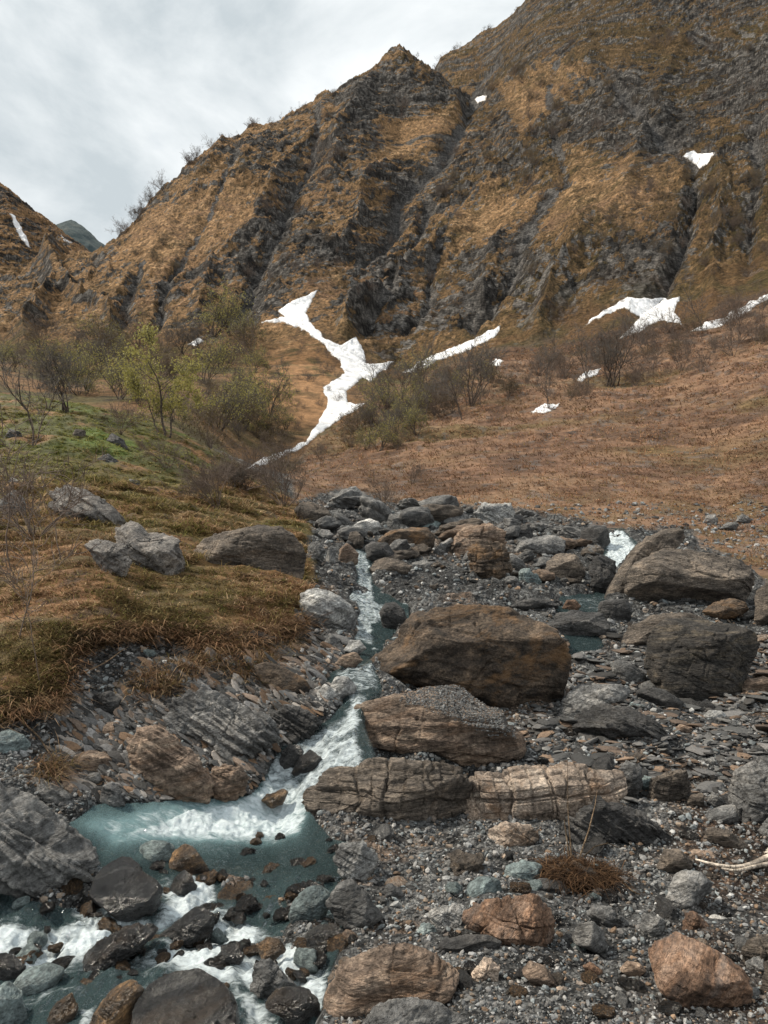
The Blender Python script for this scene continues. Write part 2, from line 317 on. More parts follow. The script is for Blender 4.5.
def surf_colour(X, Y, Z, T):
    """the ground's own colour: which material lies where"""
    sh = X.shape
    # steepness
    nx = np.gradient(Z, axis=0)/np.gradient(X, axis=0); dzdy_j = np.gradient(Z, axis=1); dY = np.gradient(Y, axis=1)
    dxj = np.gradient(X, axis=1); ny = (dzdy_j-nx*dxj)/dY
    up = 1/np.sqrt(1+nx**2+ny**2)
    f1 = fbm2(X*.9, Y*.9, 5, 101); f2 = fbm2(X*4, Y*4, 4, 107); f3 = fbm2(X*.12, Y*.12, 5, 111); f4 = fbm2(X*14, Y*14, 3, 116)
    # bed: grey slate, rusty and wet dark patches
    c = mixc((.060, .062, .062), (.155, .158, .155), sstep(-.35, .4, f2*.7+f4*.5))
    c = mixc(c, (.17, .095, .045), sstep(.18, .5, f1+.25*f4)*.55)
    c = mixc(c, (.03, .03, .03), sstep(.05, .45, -f1+.3*f2)*.7)
    c = mixc(c, np.array((.062, .040, .027))*(1+.5*f2[..., None]), T['soil']*sstep(-.3, .25, f1))
    st = mixc((.050, .050, .049), (.19, .175, .16), sstep(-.1, .5, f2*.6+f4*.6)); st = mixc(st, (.19, .10, .05), sstep(.2, .5, f1-.3*f4)*.5)
    c = mixc(c, st, T['sm'])
    c = mixc(c, np.clip(c*1.1, .03, .4), T['wm'])
    # grass: dead orange straw, olive moss, bright green on the knoll
    g = mixc((.150, .075, .030), (.085, .060, .020), sstep(-.3, .3, f1+.3*f2)); g = mixc(g, (.235, .130, .060), sstep(.05, .5, f2-.3*f1)*.7); g = mixc(g, (.035, .024, .014), sstep(.2, .55, -f2-.5*f1)*.8)
    g = mixc(g, np.array((.062, .064, .014))*(1+.5*f2[..., None]), np.clip(T['grn']*.9+.35*sstep(10, 16, Y), 0, 1)*sstep(-.35, .25, f1+.2))
    g = mixc(g, (.075, .115, .016), T['grn']*sstep(.08, .4, fbm2(X*.35+5, Y*.35, 4, 121))*.8)
    c = mixc(c, g, T['gm'])
    # right-hand slope
    f5 = fbm2(X*.45, Y*.45, 5, 125, .6); f6 = fbm2(X*.07+.02*Y, Y*.13, 4, 131)
    s = mixc((.145, .084, .054), (.200, .120, .073), sstep(-.3, .3, f5)); s = mixc(s, (.070, .043, .028), sstep(.15, .5, -f5-.5*f6+.1*f1)*.7)
    s = mixc(s, (.10, .080, .028), sstep(.05, .45, f6)*.6); s = mixc(s, (.075, .06, .02), sstep(31.5, 28.5, Y)*.6*sstep(-.2, .2, f1))
    s = mixc(s, (.085, .052, .034), sstep(.1, .3, fbm2(X*.16+.05*Y, Y*.11, 5, 176, .62))*.75); s = mixc(s, (.22, .14, .085), sstep(.12, .4, fbm2(X*.3+5, Y*.22, 5, 181, .62))*.6)
    s = mixc(s, (.10, .095, .09), sstep(.33, .42, fbm2(X*1.3, Y*1.0, 3, 135))*.5)
    c = mixc(c, s, T['sl'])
    # valley floor and fan
    u, v = T['u'], T['v']
    fan = polymask(u+6*f3, v+6*f3, R_GRASSY[0][0], 14)
    vf = mixc((.075, .062, .024), (.15, .085, .04), sstep(-.3, .3, fbm2(X*.18, Y*.18, 5, 141))); vf = mixc(vf, (.045, .032, .018), sstep(.1, .5, fbm2(X*.35, Y*.35, 4, 146))*.7)
    vf = mixc(vf, (.26, .145, .068), fan*sstep(-.45, .1, fbm2(X*.5, Y*.5, 4, 149)))
    c = mixc(c, vf, T['far'])
    # mountain
    M = T['mtn']
    if M.max() > 0:
        x, y = X, Y
        clf = np.zeros(sh); gry = np.zeros(sh)
        for p, sf in R_CLIFFS: clf = np.maximum(clf, polymask(u+10*f3, v+10*f3, p, sf))
        for p, sf in R_GRASSY: gry = np.maximum(gry, polymask(u+10*f3, v+10*f3, p, sf*1.5))
        ph_ = .72+.25*fbm2(x/90, Z/90, 2, 186); wx = 5*fbm2(x/20, Z/20, 3, 183); be = x*np.cos(ph_)+Z*1.25*np.sin(ph_)+wx; bn = -x*np.sin(ph_)+Z*1.25*np.cos(ph_)+wx
        n1 = fbm2(be/26, bn/12, 5, 151, .6); n2 = fbm2(be/7.5, bn/3.0, 5, 157, .62); n3 = fbm2(be/2.4, bn/1.0, 4, 163, .62); n4 = fbm2(x*1.5+y*.2, Z*1.6, 3, 168, .65)
        rk = np.clip(.50-up, -.2, .25)*2.0-.05+.55*n1+.9*n2+.65*n3+.35*n4+.42*clf-.6*gry+.7*T['gl']-.02
        rock = sstep(-.10, .16, rk)
        kc = mixc((.018, .016, .0145), (.092, .085, .077), sstep(-.35, .4, n3+.5*n4)); kc = mixc(kc, (.23, .215, .195), sstep(.15, .5, n3+.4*n4-.3*n1)*.55)
        warm = np.clip(sstep(90, -50, x)*.95+sstep(120, 20, v)*.15*0+gry*.5, 0, 1)
        gg = mixc((.100, .066, .032), (.295, .180, .092), np.clip(warm*.75+.5*n1+.35*n3+.1, 0, 1)); gg = mixc(gg, (.06, .052, .018), sstep(.0, .5, n2-.4*n1)*(.75-.35*warm)); gg = mixc(gg, (.48, .31, .17), sstep(.10, .45, n3+.4*n4+.3*n2)*(.25+.6*warm)); gg = mixc(gg, (.045, .034, .018), sstep(.12, .45, -n4-.5*n3)*.75)
        T['gg'] = gg; T['kc'] = kc; T['rk'] = rk
        ms = mixc(gg, kc, rock)
        scree = np.clip(T['gl']*.85+clf*sstep(.60, .74, up)*.6, 0, 1)*sstep(-.5, .2, n1+n3*.5)
        ms = mixc(ms, np.array((.105, .101, .097))*(1+.6*n3[..., None]), scree); T['kc'] = mixc(kc, np.array((.105, .101, .097))*(1+.6*n3[..., None]), scree); T['rk'] = rk+.6*scree
        pink = sstep(.1, .5, fbm2(x/22+7, y/22, 3, 171))*sstep(.5, .75, up)
        ms = mixc(ms, (.17, .10, .068), pink*.5*(1-rock)); T['gg'] = mixc(T['gg'], (.17, .10, .068), pink*.5); T['base'] = c
        c = mixc(c, ms, M)
    return np.clip(c, .008, .9)
# ------------------------------------------------------------------ materials
def new_mat(name):
    m = bpy.data.materials.new(name); m.use_nodes = True
    nt = m.node_tree; nt.nodes.clear()
    out = nt.nodes.new('ShaderNodeOutputMaterial'); b = nt.nodes.new('ShaderNodeBsdfPrincipled'); nt.links.new(b.outputs[0], out.inputs[0])
    return m, nt, b, out
def nd(nt, typ, ins=None, **props):
    n = nt.nodes.new(typ)
    for k_, v_ in props.items(): setattr(n, k_, v_)
    for k_, v_ in (ins or {}).items():
        if hasattr(v_, 'is_linked') or isinstance(v_, bpy.types.NodeSocket): nt.links.new(v_, n.inputs[k_])
        else: n.inputs[k_].default_value = v_
    return n
def ramp(nt, fac, stops):
    r = nt.nodes.new('ShaderNodeValToRGB'); e = r.color_ramp.elements
    while len(e) > 1: e.remove(e[-1])
    for i, (p, c) in enumerate(stops):
        x = e[0] if i == 0 else e.new(p)
        x.position = p; x.color = (*c, 1)
    nt.links.new(fac, r.inputs[0]); return r.outputs[0]
def mul(nt, a, b, fac=1.0, mode='MULTIPLY'):
    n = nt.nodes.new('ShaderNodeMix'); n.data_type = 'RGBA'; n.blend_type = mode
    n.inputs[0].default_value = fac if not isinstance(fac, bpy.types.NodeSocket) else 0
    if isinstance(fac, bpy.types.NodeSocket): nt.links.new(fac, n.inputs[0])
    for s, v_ in ((6, a), (7, b)):
        if isinstance(v_, bpy.types.NodeSocket): nt.links.new(v_, n.inputs[s])
        else: n.inputs[s].default_value = (*v_, 1)
    return n.outputs[2]
def noise(nt, vec, scale, detail=5, rough=.55, dist=0.0, out='Fac'):
    n = nd(nt, 'ShaderNodeTexNoise', {'Scale': scale, 'Detail': detail, 'Roughness': rough, 'Distortion': dist})
    if vec is not None: nt.links.new(vec, n.inputs['Vector'])
    return n.outputs[out]
def mapped(nt, vec, scale=(1, 1, 1), rot=(0, 0, 0)):
    n = nd(nt, 'ShaderNodeMapping'); n.inputs['Scale'].default_value = scale; n.inputs['Rotation'].default_value = rot; nt.links.new(vec, n.inputs['Vector']); return n.outputs[0]
def mat_ground(name, scales, rough=.9, bump=.5, dist=.05, spec=.25, gravel=False):
    m, nt, b, out = new_mat(name)
    at = nd(nt, 'ShaderNodeAttribute', attribute_name='Col'); geo = nd(nt, 'ShaderNodeNewGeometry'); P = geo.outputs['Position']
    n1 = noise(nt, P, scales[0], 6, .65); n2 = noise(nt, P, scales[1], 5, .6)
    c = mul(nt, at.outputs['Color'], ramp(nt, n1, [(.28, (.55, .55, .55)), (.5, (1, 1, 1)), (.74, (1.0, 1.0, 1.0))]))
    br = nd(nt, 'ShaderNodeMapRange', {'Value': n2, 'From Min': .3, 'From Max': .7, 'To Min': .65, 'To Max': 1.45})
    vm = nd(nt, 'ShaderNodeVectorMath', {0: c, 1: (1, 1, 1)}, operation='SCALE'); nt.links.new(br.outputs[0], vm.inputs['Scale'])
    nt.links.new(vm.outputs[0], b.inputs['Base Color'])
    ra = nd(nt, 'ShaderNodeAttribute', attribute_name='Wet')
    rr = nd(nt, 'ShaderNodeMapRange', {'Value': ra.outputs['Fac'], 'To Min': rough, 'To Max': .25}); nt.links.new(rr.outputs[0], b.inputs['Roughness'])
    b.inputs['Specular IOR Level'].default_value = spec
    ad = nd(nt, 'ShaderNodeMath', {0: n1, 1: n2}, operation='ADD')
    if gravel:
        ga = nd(nt, 'ShaderNodeAttribute', attribute_name='Grav')
        hh = ad.outputs[0]; cc = vm.outputs[0]
        for sc_, wt in ((14, 1.0), (38, .8)):
            vo = nd(nt, 'ShaderNodeTexVoronoi', {'Scale': sc_, 'Randomness': 1.0}); wp = nd(nt, 'ShaderNodeMix', {0: .04, 4: P, 5: nd(nt, 'ShaderNodeTexNoise', {'Scale': 30.0, 'Vector': P}).outputs['Color']}, data_type='VECTOR'); nt.links.new(wp.outputs[1], vo.inputs['Vector'])
            sp_ = nd(nt, 'ShaderNodeSeparateColor', {0: vo.outputs['Color']})
            br2 = nd(nt, 'ShaderNodeMapRange', {'Value': sp_.outputs[0], 'To Min': .45, 'To Max': 1.75})
            dk = nd(nt, 'ShaderNodeMapRange', {'Value': vo.outputs['Distance'], 'From Min': .35, 'From Max': .8, 'To Min': 1.0, 'To Max': .45})
            pr = nd(nt, 'ShaderNodeMath', {0: br2.outputs[0], 1: dk.outputs[0]}, operation='MULTIPLY')
            fx = nd(nt, 'ShaderNodeMix', {0: ga.outputs['Fac'], 2: 1.0, 3: pr.outputs[0]}, data_type='FLOAT')
            v2 = nd(nt, 'ShaderNodeVectorMath', {0: cc}, operation='SCALE'); nt.links.new(fx.outputs[0], v2.inputs['Scale']); cc = v2.outputs[0]
            h3 = nd(nt, 'ShaderNodeMath', {0: vo.outputs['Distance'], 1: ga.outputs['Fac']}, operation='MULTIPLY')
            h4 = nd(nt, 'ShaderNodeMath', {0: h3.outputs[0], 1: -1.6*wt, 2: hh}, operation='MULTIPLY_ADD'); hh = h4.outputs[0]
        nt.links.new(cc, b.inputs['Base Color'])
        ad = h4
    bp = nd(nt, 'ShaderNodeBump', {'Strength': bump, 'Distance': dist, 'Height': ad.outputs[0]}); nt.links.new(bp.outputs[0], b.inputs['Normal'])
    return m
M_BED = mat_ground('streambed_ground', (26, 9), .75, .9, .03, gravel=True)
M_SLOPE = mat_ground('dry_grass_slope', (3.5, 1.1), .95, .8, .25)
def mat_mountain():
    m, nt, b, out = new_mat('mountain_rock_and_grass'); geo = nd(nt, 'ShaderNodeNewGeometry'); P = geo.outputs['Position']
    A_ = lambda n_, o_='Color': nd(nt, 'ShaderNodeAttribute', attribute_name=n_).outputs[o_]
    B = mapped(nt, P, (.55, .8, 1.5), (0, .75, 0))
    na = noise(nt, B, .55, 7, .66, .5); nb = noise(nt, P, 1.5, 6, .66); nc = noise(nt, B, 1.9, 5, .65, .3)
    def ma(x, k_, a_): return nd(nt, 'ShaderNodeMath', {0: x, 1: k_, 2: a_}, operation='MULTIPLY_ADD').outputs[0]
    f = ma(na, 1.9, -.95); f = ma(nb, .9, nd(nt, 'ShaderNodeMath', {0: f, 1: .45}, operation='SUBTRACT').outputs[0]); f = nd(nt, 'ShaderNodeMath', {0: f, 1: A_('Rk', 'Fac')}, operation='ADD').outputs[0]
    k = nd(nt, 'ShaderNodeMapRange', {'Value': f, 'From Min': -.07, 'From Max': .09}).outputs[0]
    g = mul(nt, A_('Gg'), ramp(nt, nb, [(.34, (.28, .30, .30)), (.5, (1, 1, 1)), (.66, (1.75, 1.65, 1.5))]))
    r = mul(nt, A_('Kc'), ramp(nt, nc, [(.33, (.25, .25, .25)), (.5, (1, 1, 1)), (.66, (2.1, 2.05, 2.0))]))
    c = mul(nt, g, r, k, 'MIX')
    c = mul(nt, mul(nt, A_('Col'), ramp(nt, nb, [(.3, (.6, .6, .6)), (.5, (1, 1, 1)), (.7, (1.4, 1.35, 1.3))])), c, A_('Mt', 'Fac'), 'MIX')
    nt.links.new(c, b.inputs['Base Color']); b.inputs['Roughness'].default_value = .95; b.inputs['Specular IOR Level'].default_value = .15
    h = ma(nc, .6, nd(nt, 'ShaderNodeMath', {0: na, 1: nb}, operation='ADD').outputs[0]); h = ma(k, -.35, h)
    bp = nd(nt, 'ShaderNodeBump', {'Strength': 1.0, 'Distance': 1.1, 'Height': h}); nt.links.new(bp.outputs[0], b.inputs['Normal'])
    return m
M_MTN = mat_mountain()
# ------------------------------------------------------------------ terrain sheets
def make_sheet(name, Yax, mat):
    a, y = np.meshgrid(A_AX, Yax, indexing='ij'); X = a*(y+8)
    Z, T = terrain(X, y, 'all'); c = surf_colour(X, y, Z, T)
    wet = np.clip(T['wm']*1.2+.25*T['bed']*(1-T['gm'])*(1-T['sl'])*sstep(14, 5, y), 0, 1)
    if name == 'mountain':
        o = grid_mesh(name, X, y, Z, mat, {'Col': T['base'], 'Gg': T['gg'], 'Kc': T['kc'], 'Rk': T['rk'], 'Mt': T['mtn']}); o['kind'] = 'structure'
        return X, y, Z, T
    o = grid_mesh(name, X, y, Z, mat, {'Col': c, 'Wet': wet, 'Grav': np.clip(T['bed']*(1-T['gm'])*(1-T['sl'])*(1-.7*T['sm']), 0, 1)}); o['kind'] = 'structure'
    return X, y, Z, T
SH = [make_sheet('ground', Y_NEAR, M_BED), make_sheet('hillside', Y_MID, M_SLOPE), make_sheet('mountain', Y_FAR, M_MTN)]
# ------------------------------------------------------------------ where a line of sight meets the ground
def sheet_z(X, Y):
    out = np.zeros(X.shape)
    a = np.interp(X/(Y+8), A_AX, np.arange(len(A_AX)))
    i = np.clip(a.astype(int), 0, len(A_AX)-2); fa = a-i
    for (S, ax, lo, hi) in ((SH[0], Y_NEAR, -99, Y_NEAR[-1]), (SH[1], Y_MID, Y_NEAR[-1], Y_MID[-1]), (SH[2], Y_FAR, Y_MID[-1], 1e9)):
        m = (Y >= lo) & (Y < hi)
        if not m.any(): continue
        r = np.interp(Y[m], ax, np.arange(len(ax))); j = np.clip(r.astype(int), 0, len(ax)-2); fj = r-j
        Z = S[2]; ii = i[m]; ff = fa[m]
        out[m] = (Z[ii, j]*(1-ff)+Z[ii+1, j]*ff)*(1-fj)+(Z[ii, j+1]*(1-ff)+Z[ii+1, j+1]*ff)*fj
    return out
def hit(u, v, y0=2.0, y1=480, f=sheet_z, n=420):
    u = np.atleast_1d(np.asarray(u, float)); v = np.atleast_1d(np.asarray(v, float))
    Ys = np.exp(np.linspace(math.log(y0), math.log(y1), n))
    best = np.full(u.shape, np.nan); prev = None
    open_ = np.ones(u.shape, bool)
    for k in range(n):
        X, Y, Z = unproj(u, v, np.full(u.shape, Ys[k])); below = Z < f(X, Y)
        new = below & open_
        if k > 0: best[new] = k
        open_ &= ~below
        if not open_.any(): break
    ok = ~np.isnan(best); bi = np.where(ok, best, 1).astype(int)
    lo = Ys[bi-1]; hi = Ys[bi]
    for _ in range(10):
        md = .5*(lo+hi); X, Y, Z = unproj(u, v, md); b = Z < f(X, Y)
        hi = np.where(b, md, hi); lo = np.where(b, lo, md)
    X, Y, Z = unproj(u, v, hi)
    return X, Y, Z, ok
# ------------------------------------------------------------------ rock materials
def mat_rock(name, ca, cb, cc, lay=5.0, dip=(0, .3, 0), bump=.6, rough=.8, sp=.35, rust=None, scale=1.0, cold=(.012, .012, .012)):
    m, nt, b, out = new_mat(name)
    tc = nd(nt, 'ShaderNodeTexCoord'); oi = nd(nt, 'ShaderNodeObjectInfo')
    off = nd(nt, 'ShaderNodeVectorMath', {0: (37.0, 17.0, 23.0)}, operation='SCALE'); nt.links.new(oi.outputs['Random'], off.inputs['Scale'])
    P = nd(nt, 'ShaderNodeVectorMath', {0: tc.outputs['Object'], 1: off.outputs[0]}, operation='ADD').outputs[0]
    R = nd(nt, 'ShaderNodeMapping'); R.inputs['Rotation'].default_value = dip; nt.links.new(P, R.inputs['Vector'])
    S = mapped(nt, R.outputs[0], (scale, scale, lay*scale))
    n1 = noise(nt, S, 2.2, 8, .65, 1.2); n2 = noise(nt, P, 3.0*scale, 7, .68); n3 = noise(nt, P, 34*scale, 4, .7); n4 = noise(nt, S, 9, 6, .7, .3)
    c = ramp(nt, n1, [(.30, ca), (.5, cb), (.70, cc)])
    c = mul(nt, c, ramp(nt, n2, [(.30, (.30, .30, .31)), (.5, (1, 1, 1)), (.68, (1.75, 1.68, 1.6))]))
    c = mul(nt, c, ramp(nt, n3, [(.30, (.35, .35, .35)), (.52, (1, 1, 1)), (.72, (1.7, 1.7, 1.7))]))
    if rust:
        rf = nd(nt, 'ShaderNodeMapRange', {'Value': noise(nt, S, 1.3, 6, .7, .4), 'From Min': .50, 'From Max': .68, 'To Max': rust[1]})
        c = mul(nt, c, rust[0], rf.outputs[0], 'MIX')
    cr = nd(nt, 'ShaderNodeMapRange', {'Value': n4, 'From Min': .30, 'From Max': .40, 'To Min': .35, 'To Max': 1.0})
    vm = nd(nt, 'ShaderNodeVectorMath', {0: c}, operation='SCALE'); nt.links.new(cr.outputs[0], vm.inputs['Scale'])
    rv = nd(nt, 'ShaderNodeMapRange', {'Value': oi.outputs['Random'], 'To Min': 1.15, 'To Max': 1.75})
    vm2 = nd(nt, 'ShaderNodeVectorMath', {0: vm.outputs[0]}, operation='SCALE'); nt.links.new(rv.outputs[0], vm2.inputs['Scale'])
    nt.links.new(vm2.outputs[0], b.inputs['Base Color'])
    b.inputs['Roughness'].default_value = rough; b.inputs['Specular IOR Level'].default_value = sp
    h = nd(nt, 'ShaderNodeMath', {0: n4, 1: n2}, operation='ADD'); h2 = nd(nt, 'ShaderNodeMath', {0: n3, 1: .35, 2: h.outputs[0]}, operation='MULTIPLY_ADD')
    bp = nd(nt, 'ShaderNodeBump', {'Strength': min(1.0, bump*1.5), 'Distance': .09/scale, 'Height': h2.outputs[0]}); nt.links.new(bp.outputs[0], b.inputs['Normal'])
    return m
RM = {
 'grey': mat_rock('grey_schist', (.055, .055, .054), (.125, .125, .122), (.22, .215, .205), 5, (0, .35, 0)),
 'dark': mat_rock('dark_schist', (.018, .018, .018), (.045, .044, .043), (.085, .083, .08), 6, (0, .25, 0), rough=.6),
 'outcrop': mat_rock('pale_bank_outcrop', (.055, .050, .046), (.14, .13, .12), (.235, .22, .20), 3, (0, .55, 0), .8, scale=1.2),
 'black': mat_rock('black_banded_stone', (.012, .012, .011), (.036, .032, .028), (.095, .078, .055), 5, (0, .08, 0), .8, rough=.7, scale=.9),
 'brown': mat_rock('brown_boulder_stone', (.018, .015, .012), (.060, .045, .033), (.135, .10, .07), 2.0, (.2, .3, 0), .9, rust=((.19, .105, .045), .8), scale=1.2),
 'umber': mat_rock('umber_boulder_stone', (.035, .030, .026), (.105, .088, .072), (.18, .15, .12), 6, (.1, .12, 0), .8, scale=.9),
 'tan': mat_rock('tan_layered_stone', (.06, .045, .034), (.19, .14, .105), (.32, .25, .19), 7, (0, .2, 0), .9, rust=((.22, .12, .06), .5)),
 'rust': mat_rock('rust_stained_stone', (.050, .034, .026), (.145, .086, .054), (.25, .175, .13), 3, (.4, .9, 0), .8, rust=((.13, .115, .105), .8), scale=1.6),
 'teal': mat_rock('blue_green_slate', (.055, .070, .072), (.115, .145, .145), (.20, .235, .23), 3, (0, .5, 0), .5, rough=.65),
 'pale': mat_rock('pale_quartz_schist', (.12, .12, .118), (.30, .30, .29), (.52, .52, .50), 6, (0, .5, 0), .6),
 'ledge': mat_rock('fractured_ledge_stone', (.11, .088, .068), (.25, .20, .16), (.40, .34, .28), 1.5, (0, 0, 0), .9, rust=((.24, .13, .06), .7), scale=1.6),
 'wet': mat_rock('wet_dark_stone', (.006, .006, .006), (.016, .016, .016), (.052, .051, .048), 3, (0, .4, 0), .7, rough=.2, sp=.75, rust=((.06, .038, .02), .5), scale=1.5),
 'gold': mat_rock('golden_wet_stone', (.014, .012, .010), (.055, .036, .021), (.24, .145, .07), 2.5, (0, .5, 0), .7, rough=.35, sp=.5, scale=2),
}
# ------------------------------------------------------------------ rock shapes
_ico = {}
def ico(n):
    if n not in _ico:
        import bmesh
        bm = bmesh.new(); bmesh.ops.create_icosphere(bm, subdivisions=n, radius=1.0)
        bm.verts.index_update()
        _ico[n] = (np.array([v.co[:] for v in bm.verts]), np.array([[v.index for v in f.verts] for f in bm.faces])); bm.free()
    return _ico[n]
STY = {  # blob, layers, steps, fine, number of cut planes, layers per half-size, dip
 'boulder': (.07, .035, .02, .022, 13, 3.0, (.1, .35)), 'layered': (.06, .05, .04, .025, 13, 3.5, (.1, .22)), 'slab': (.06, .05, .05, .02, 10, 4.0, (.2, .5)),
 'blocky': (.04, .03, .035, .02, 20, 3.0, (0, .05)), 'smooth': (.05, .02, .01, .012, 10, 3.0, (.2, .3)), 'crag': (.09, .07, .08, .035, 16, 4.0, (.2, .55)), 'strata': (.07, .09, .12, .035, 12, 6.0, (.25, .62))}
def rock_points(q, half, sty, seed, radial=None, kk=1.0, cuts=()):
    """q: unit directions (x right, y depth, z up); half: half sizes; radial(theta) shapes the outline facing the path"""
    r = np.random.default_rng(seed)
    A, B, S, Fi, npl, nl, dip = STY[sty]
    inv = np.zeros(len(q)); PW = 30
    for _ in range(npl):
        n = r.normal(size=3); n /= np.linalg.norm(n)
        d = r.uniform(.58, .92) if abs(n[1]) > .42 or radial is None else r.uniform(.95, 1.06)
        inv += np.clip(q@n/d, 0, None)**PW
    for n, d in cuts:
        n = np.array(n, float); n /= np.linalg.norm(n); inv += np.clip(q@n/d, 0, None)**PW
    pl = np.minimum(1.0, (inv+1e-12)**(-1/PW)); pl = np.minimum(pl, 1.0)
    if radial is not None:
        th = np.arctan2(q[:, 2], q[:, 0]); rho = np.hypot(q[:, 0], q[:, 2])
        rr = radial(th)
        p = np.stack([rr*np.cos(th)*rho**.75, q[:, 1]*np.abs(q[:, 1])**-.12 if False else q[:, 1], rr*np.sin(th)*rho**.75], 1)*pl[:, None]
    else:
        p = q*pl[:, None]
    p = p*np.array(half)
    Rm = float(np.cbrt(half[0]*half[1]*half[2])); Rm = min(Rm, 1.5*min(half))
    c1, s1 = math.cos(dip[0]+r.uniform(-.15, .15)), math.sin(dip[0]); a2 = dip[1]+r.uniform(-.15, .15); c2, s2 = math.cos(a2), math.sin(a2)
    ex = p[:, 0]*c2-p[:, 2]*s2; ez = p[:, 0]*s2+p[:, 2]*c2; ey = p[:, 1]*c1-ez*s1; ez = p[:, 1]*s1+ez*c1
    o = r.uniform(0, 30, 3)
    g = 1.0/Rm
    blob = fbm3(p[:, 0]*g*1.1+o[0], p[:, 1]*g*1.1+o[1], p[:, 2]*g*1.1+o[2], 4, 0)
    lay = fbm3(ex*g*1.0+o[1], ey*g*1.0+o[2], ez*g*nl*1.6+o[0], 4, 3)
    st = ez*g*nl/1.6+.7*fbm3(ex*g*1.3+o[2], ey*g*1.3, ez*g*1.3, 3, 5); sa = st-np.floor(st); sa = np.minimum(sa/.75, (1-sa)/.25)
    gate = sstep(-.35, .25, fbm3(p[:, 0]*g*1.7+o[0], p[:, 1]*g*1.7, p[:, 2]*g*1.7+o[1], 3, 7))
    fine = fbm3(ex*g*4+o[0], ey*g*4+o[1], ez*g*9, 4, 8, .6)
    cr = fbm3(p[:, 0]*g*1.5+o[2], p[:, 1]*g*1.5+o[0], p[:, 2]*g*1.9, 3, 9, .5, True); crack = sstep(.78, .95, cr)
    # joints: blocks of rock standing a little proud of each other, cracks between
    J = {'blocky': .16, 'crag': .09, 'layered': .05, 'strata': .07, 'slab': .035, 'boulder': .04, 'smooth': 0}[sty]
    jb = 0
    if J:
        wx = .35*fbm3(p[:, 0]*g*1.2+o[1], p[:, 1]*g*1.2, p[:, 2]*g*1.2+o[0], 3, 2)
        for sc_, am in ((1.0, 1.0), (2.3, .5)):
            a_ = ex*g*1.15*sc_+wx*1.4+o[0]; b_ = ez*g*1.9*sc_+wx+o[1]; c_ = ey*g*1.0*sc_-wx+o[2]
            ia, ib, ic = np.floor(a_).astype(int), np.floor(b_).astype(int), np.floor(c_).astype(int)
            ia = ia+(ib % 2)*3
            hsh = np.sin(ia*12.99+ib*78.23+ic*37.7+seed)*43758.5; hsh = hsh-np.floor(hsh)
            e_ = np.minimum.reduce([np.abs(a_-np.round(a_)), np.abs(b_-np.round(b_))*.9])
            jb = jb+am*((hsh-.5)-.55*(1-sstep(.0, .07, e_)))
    d = Rm*kk*(.02+J*jb+A*1.5*blob+B*1.4*lay+S*1.5*(sa-.6)*gate+Fi*1.6*fine-.05*crack)
    nrm = p/np.array(half)**2; nrm /= np.linalg.norm(nrm, axis=1)[:, None]+1e-9
    return p+nrm*d[:, None]
CUTS = {'wet rounded slab between the pool ': [((.05, -.45, .9), .34)], 'broad wet boulder under thin water ': [((.0, -.4, .92), .30), ((.5, -.6, .5), .6)],
 'upper pale grey outcrop slanting th': [((.1, -.62, .78), .34), ((.6, -.7, .3), .6)], 'lower pale grey outcrop beside the ': [((.2, -.62, .75), .36), ((-.5, -.75, .3), .55)], 'square grey boulder in front of the ': [((.0, -.6, .8), .48)],
 'huge grey slab sloping into the po': [((.30, -.62, .72), .42), ((.5, -.8, .1), .62)], 'biggest boulder': [((.15, -.75, .65), .72), ((.5, -.8, -.2), .72)],
 'tan layered boulder capped with dark': [((.2, -.35, .92), .66), ((-.2, -.95, -.1), .62)], 'large dark brown boulder with a pale'[:34]: [((.0, -.25, .97), .68), ((-.25, -.95, .0), .62), ((.6, -.7, 0), .68)],
 'bright rust orange boulder in the f': [((-.1, -.8, .6), .5), ((.75, -.55, .3), .6)], 'rust and grey rounded boulder in th': [((-.1, -.75, .65), .62)]}
CUTS = {k_[:34]: v_ for k_, v_ in CUTS.items()}
def tag(o, label, cat, group=None, kind=None):
    o['label'] = label; o['category'] = cat
    if group: o['group'] = group
    if kind: o['kind'] = kind
    return o
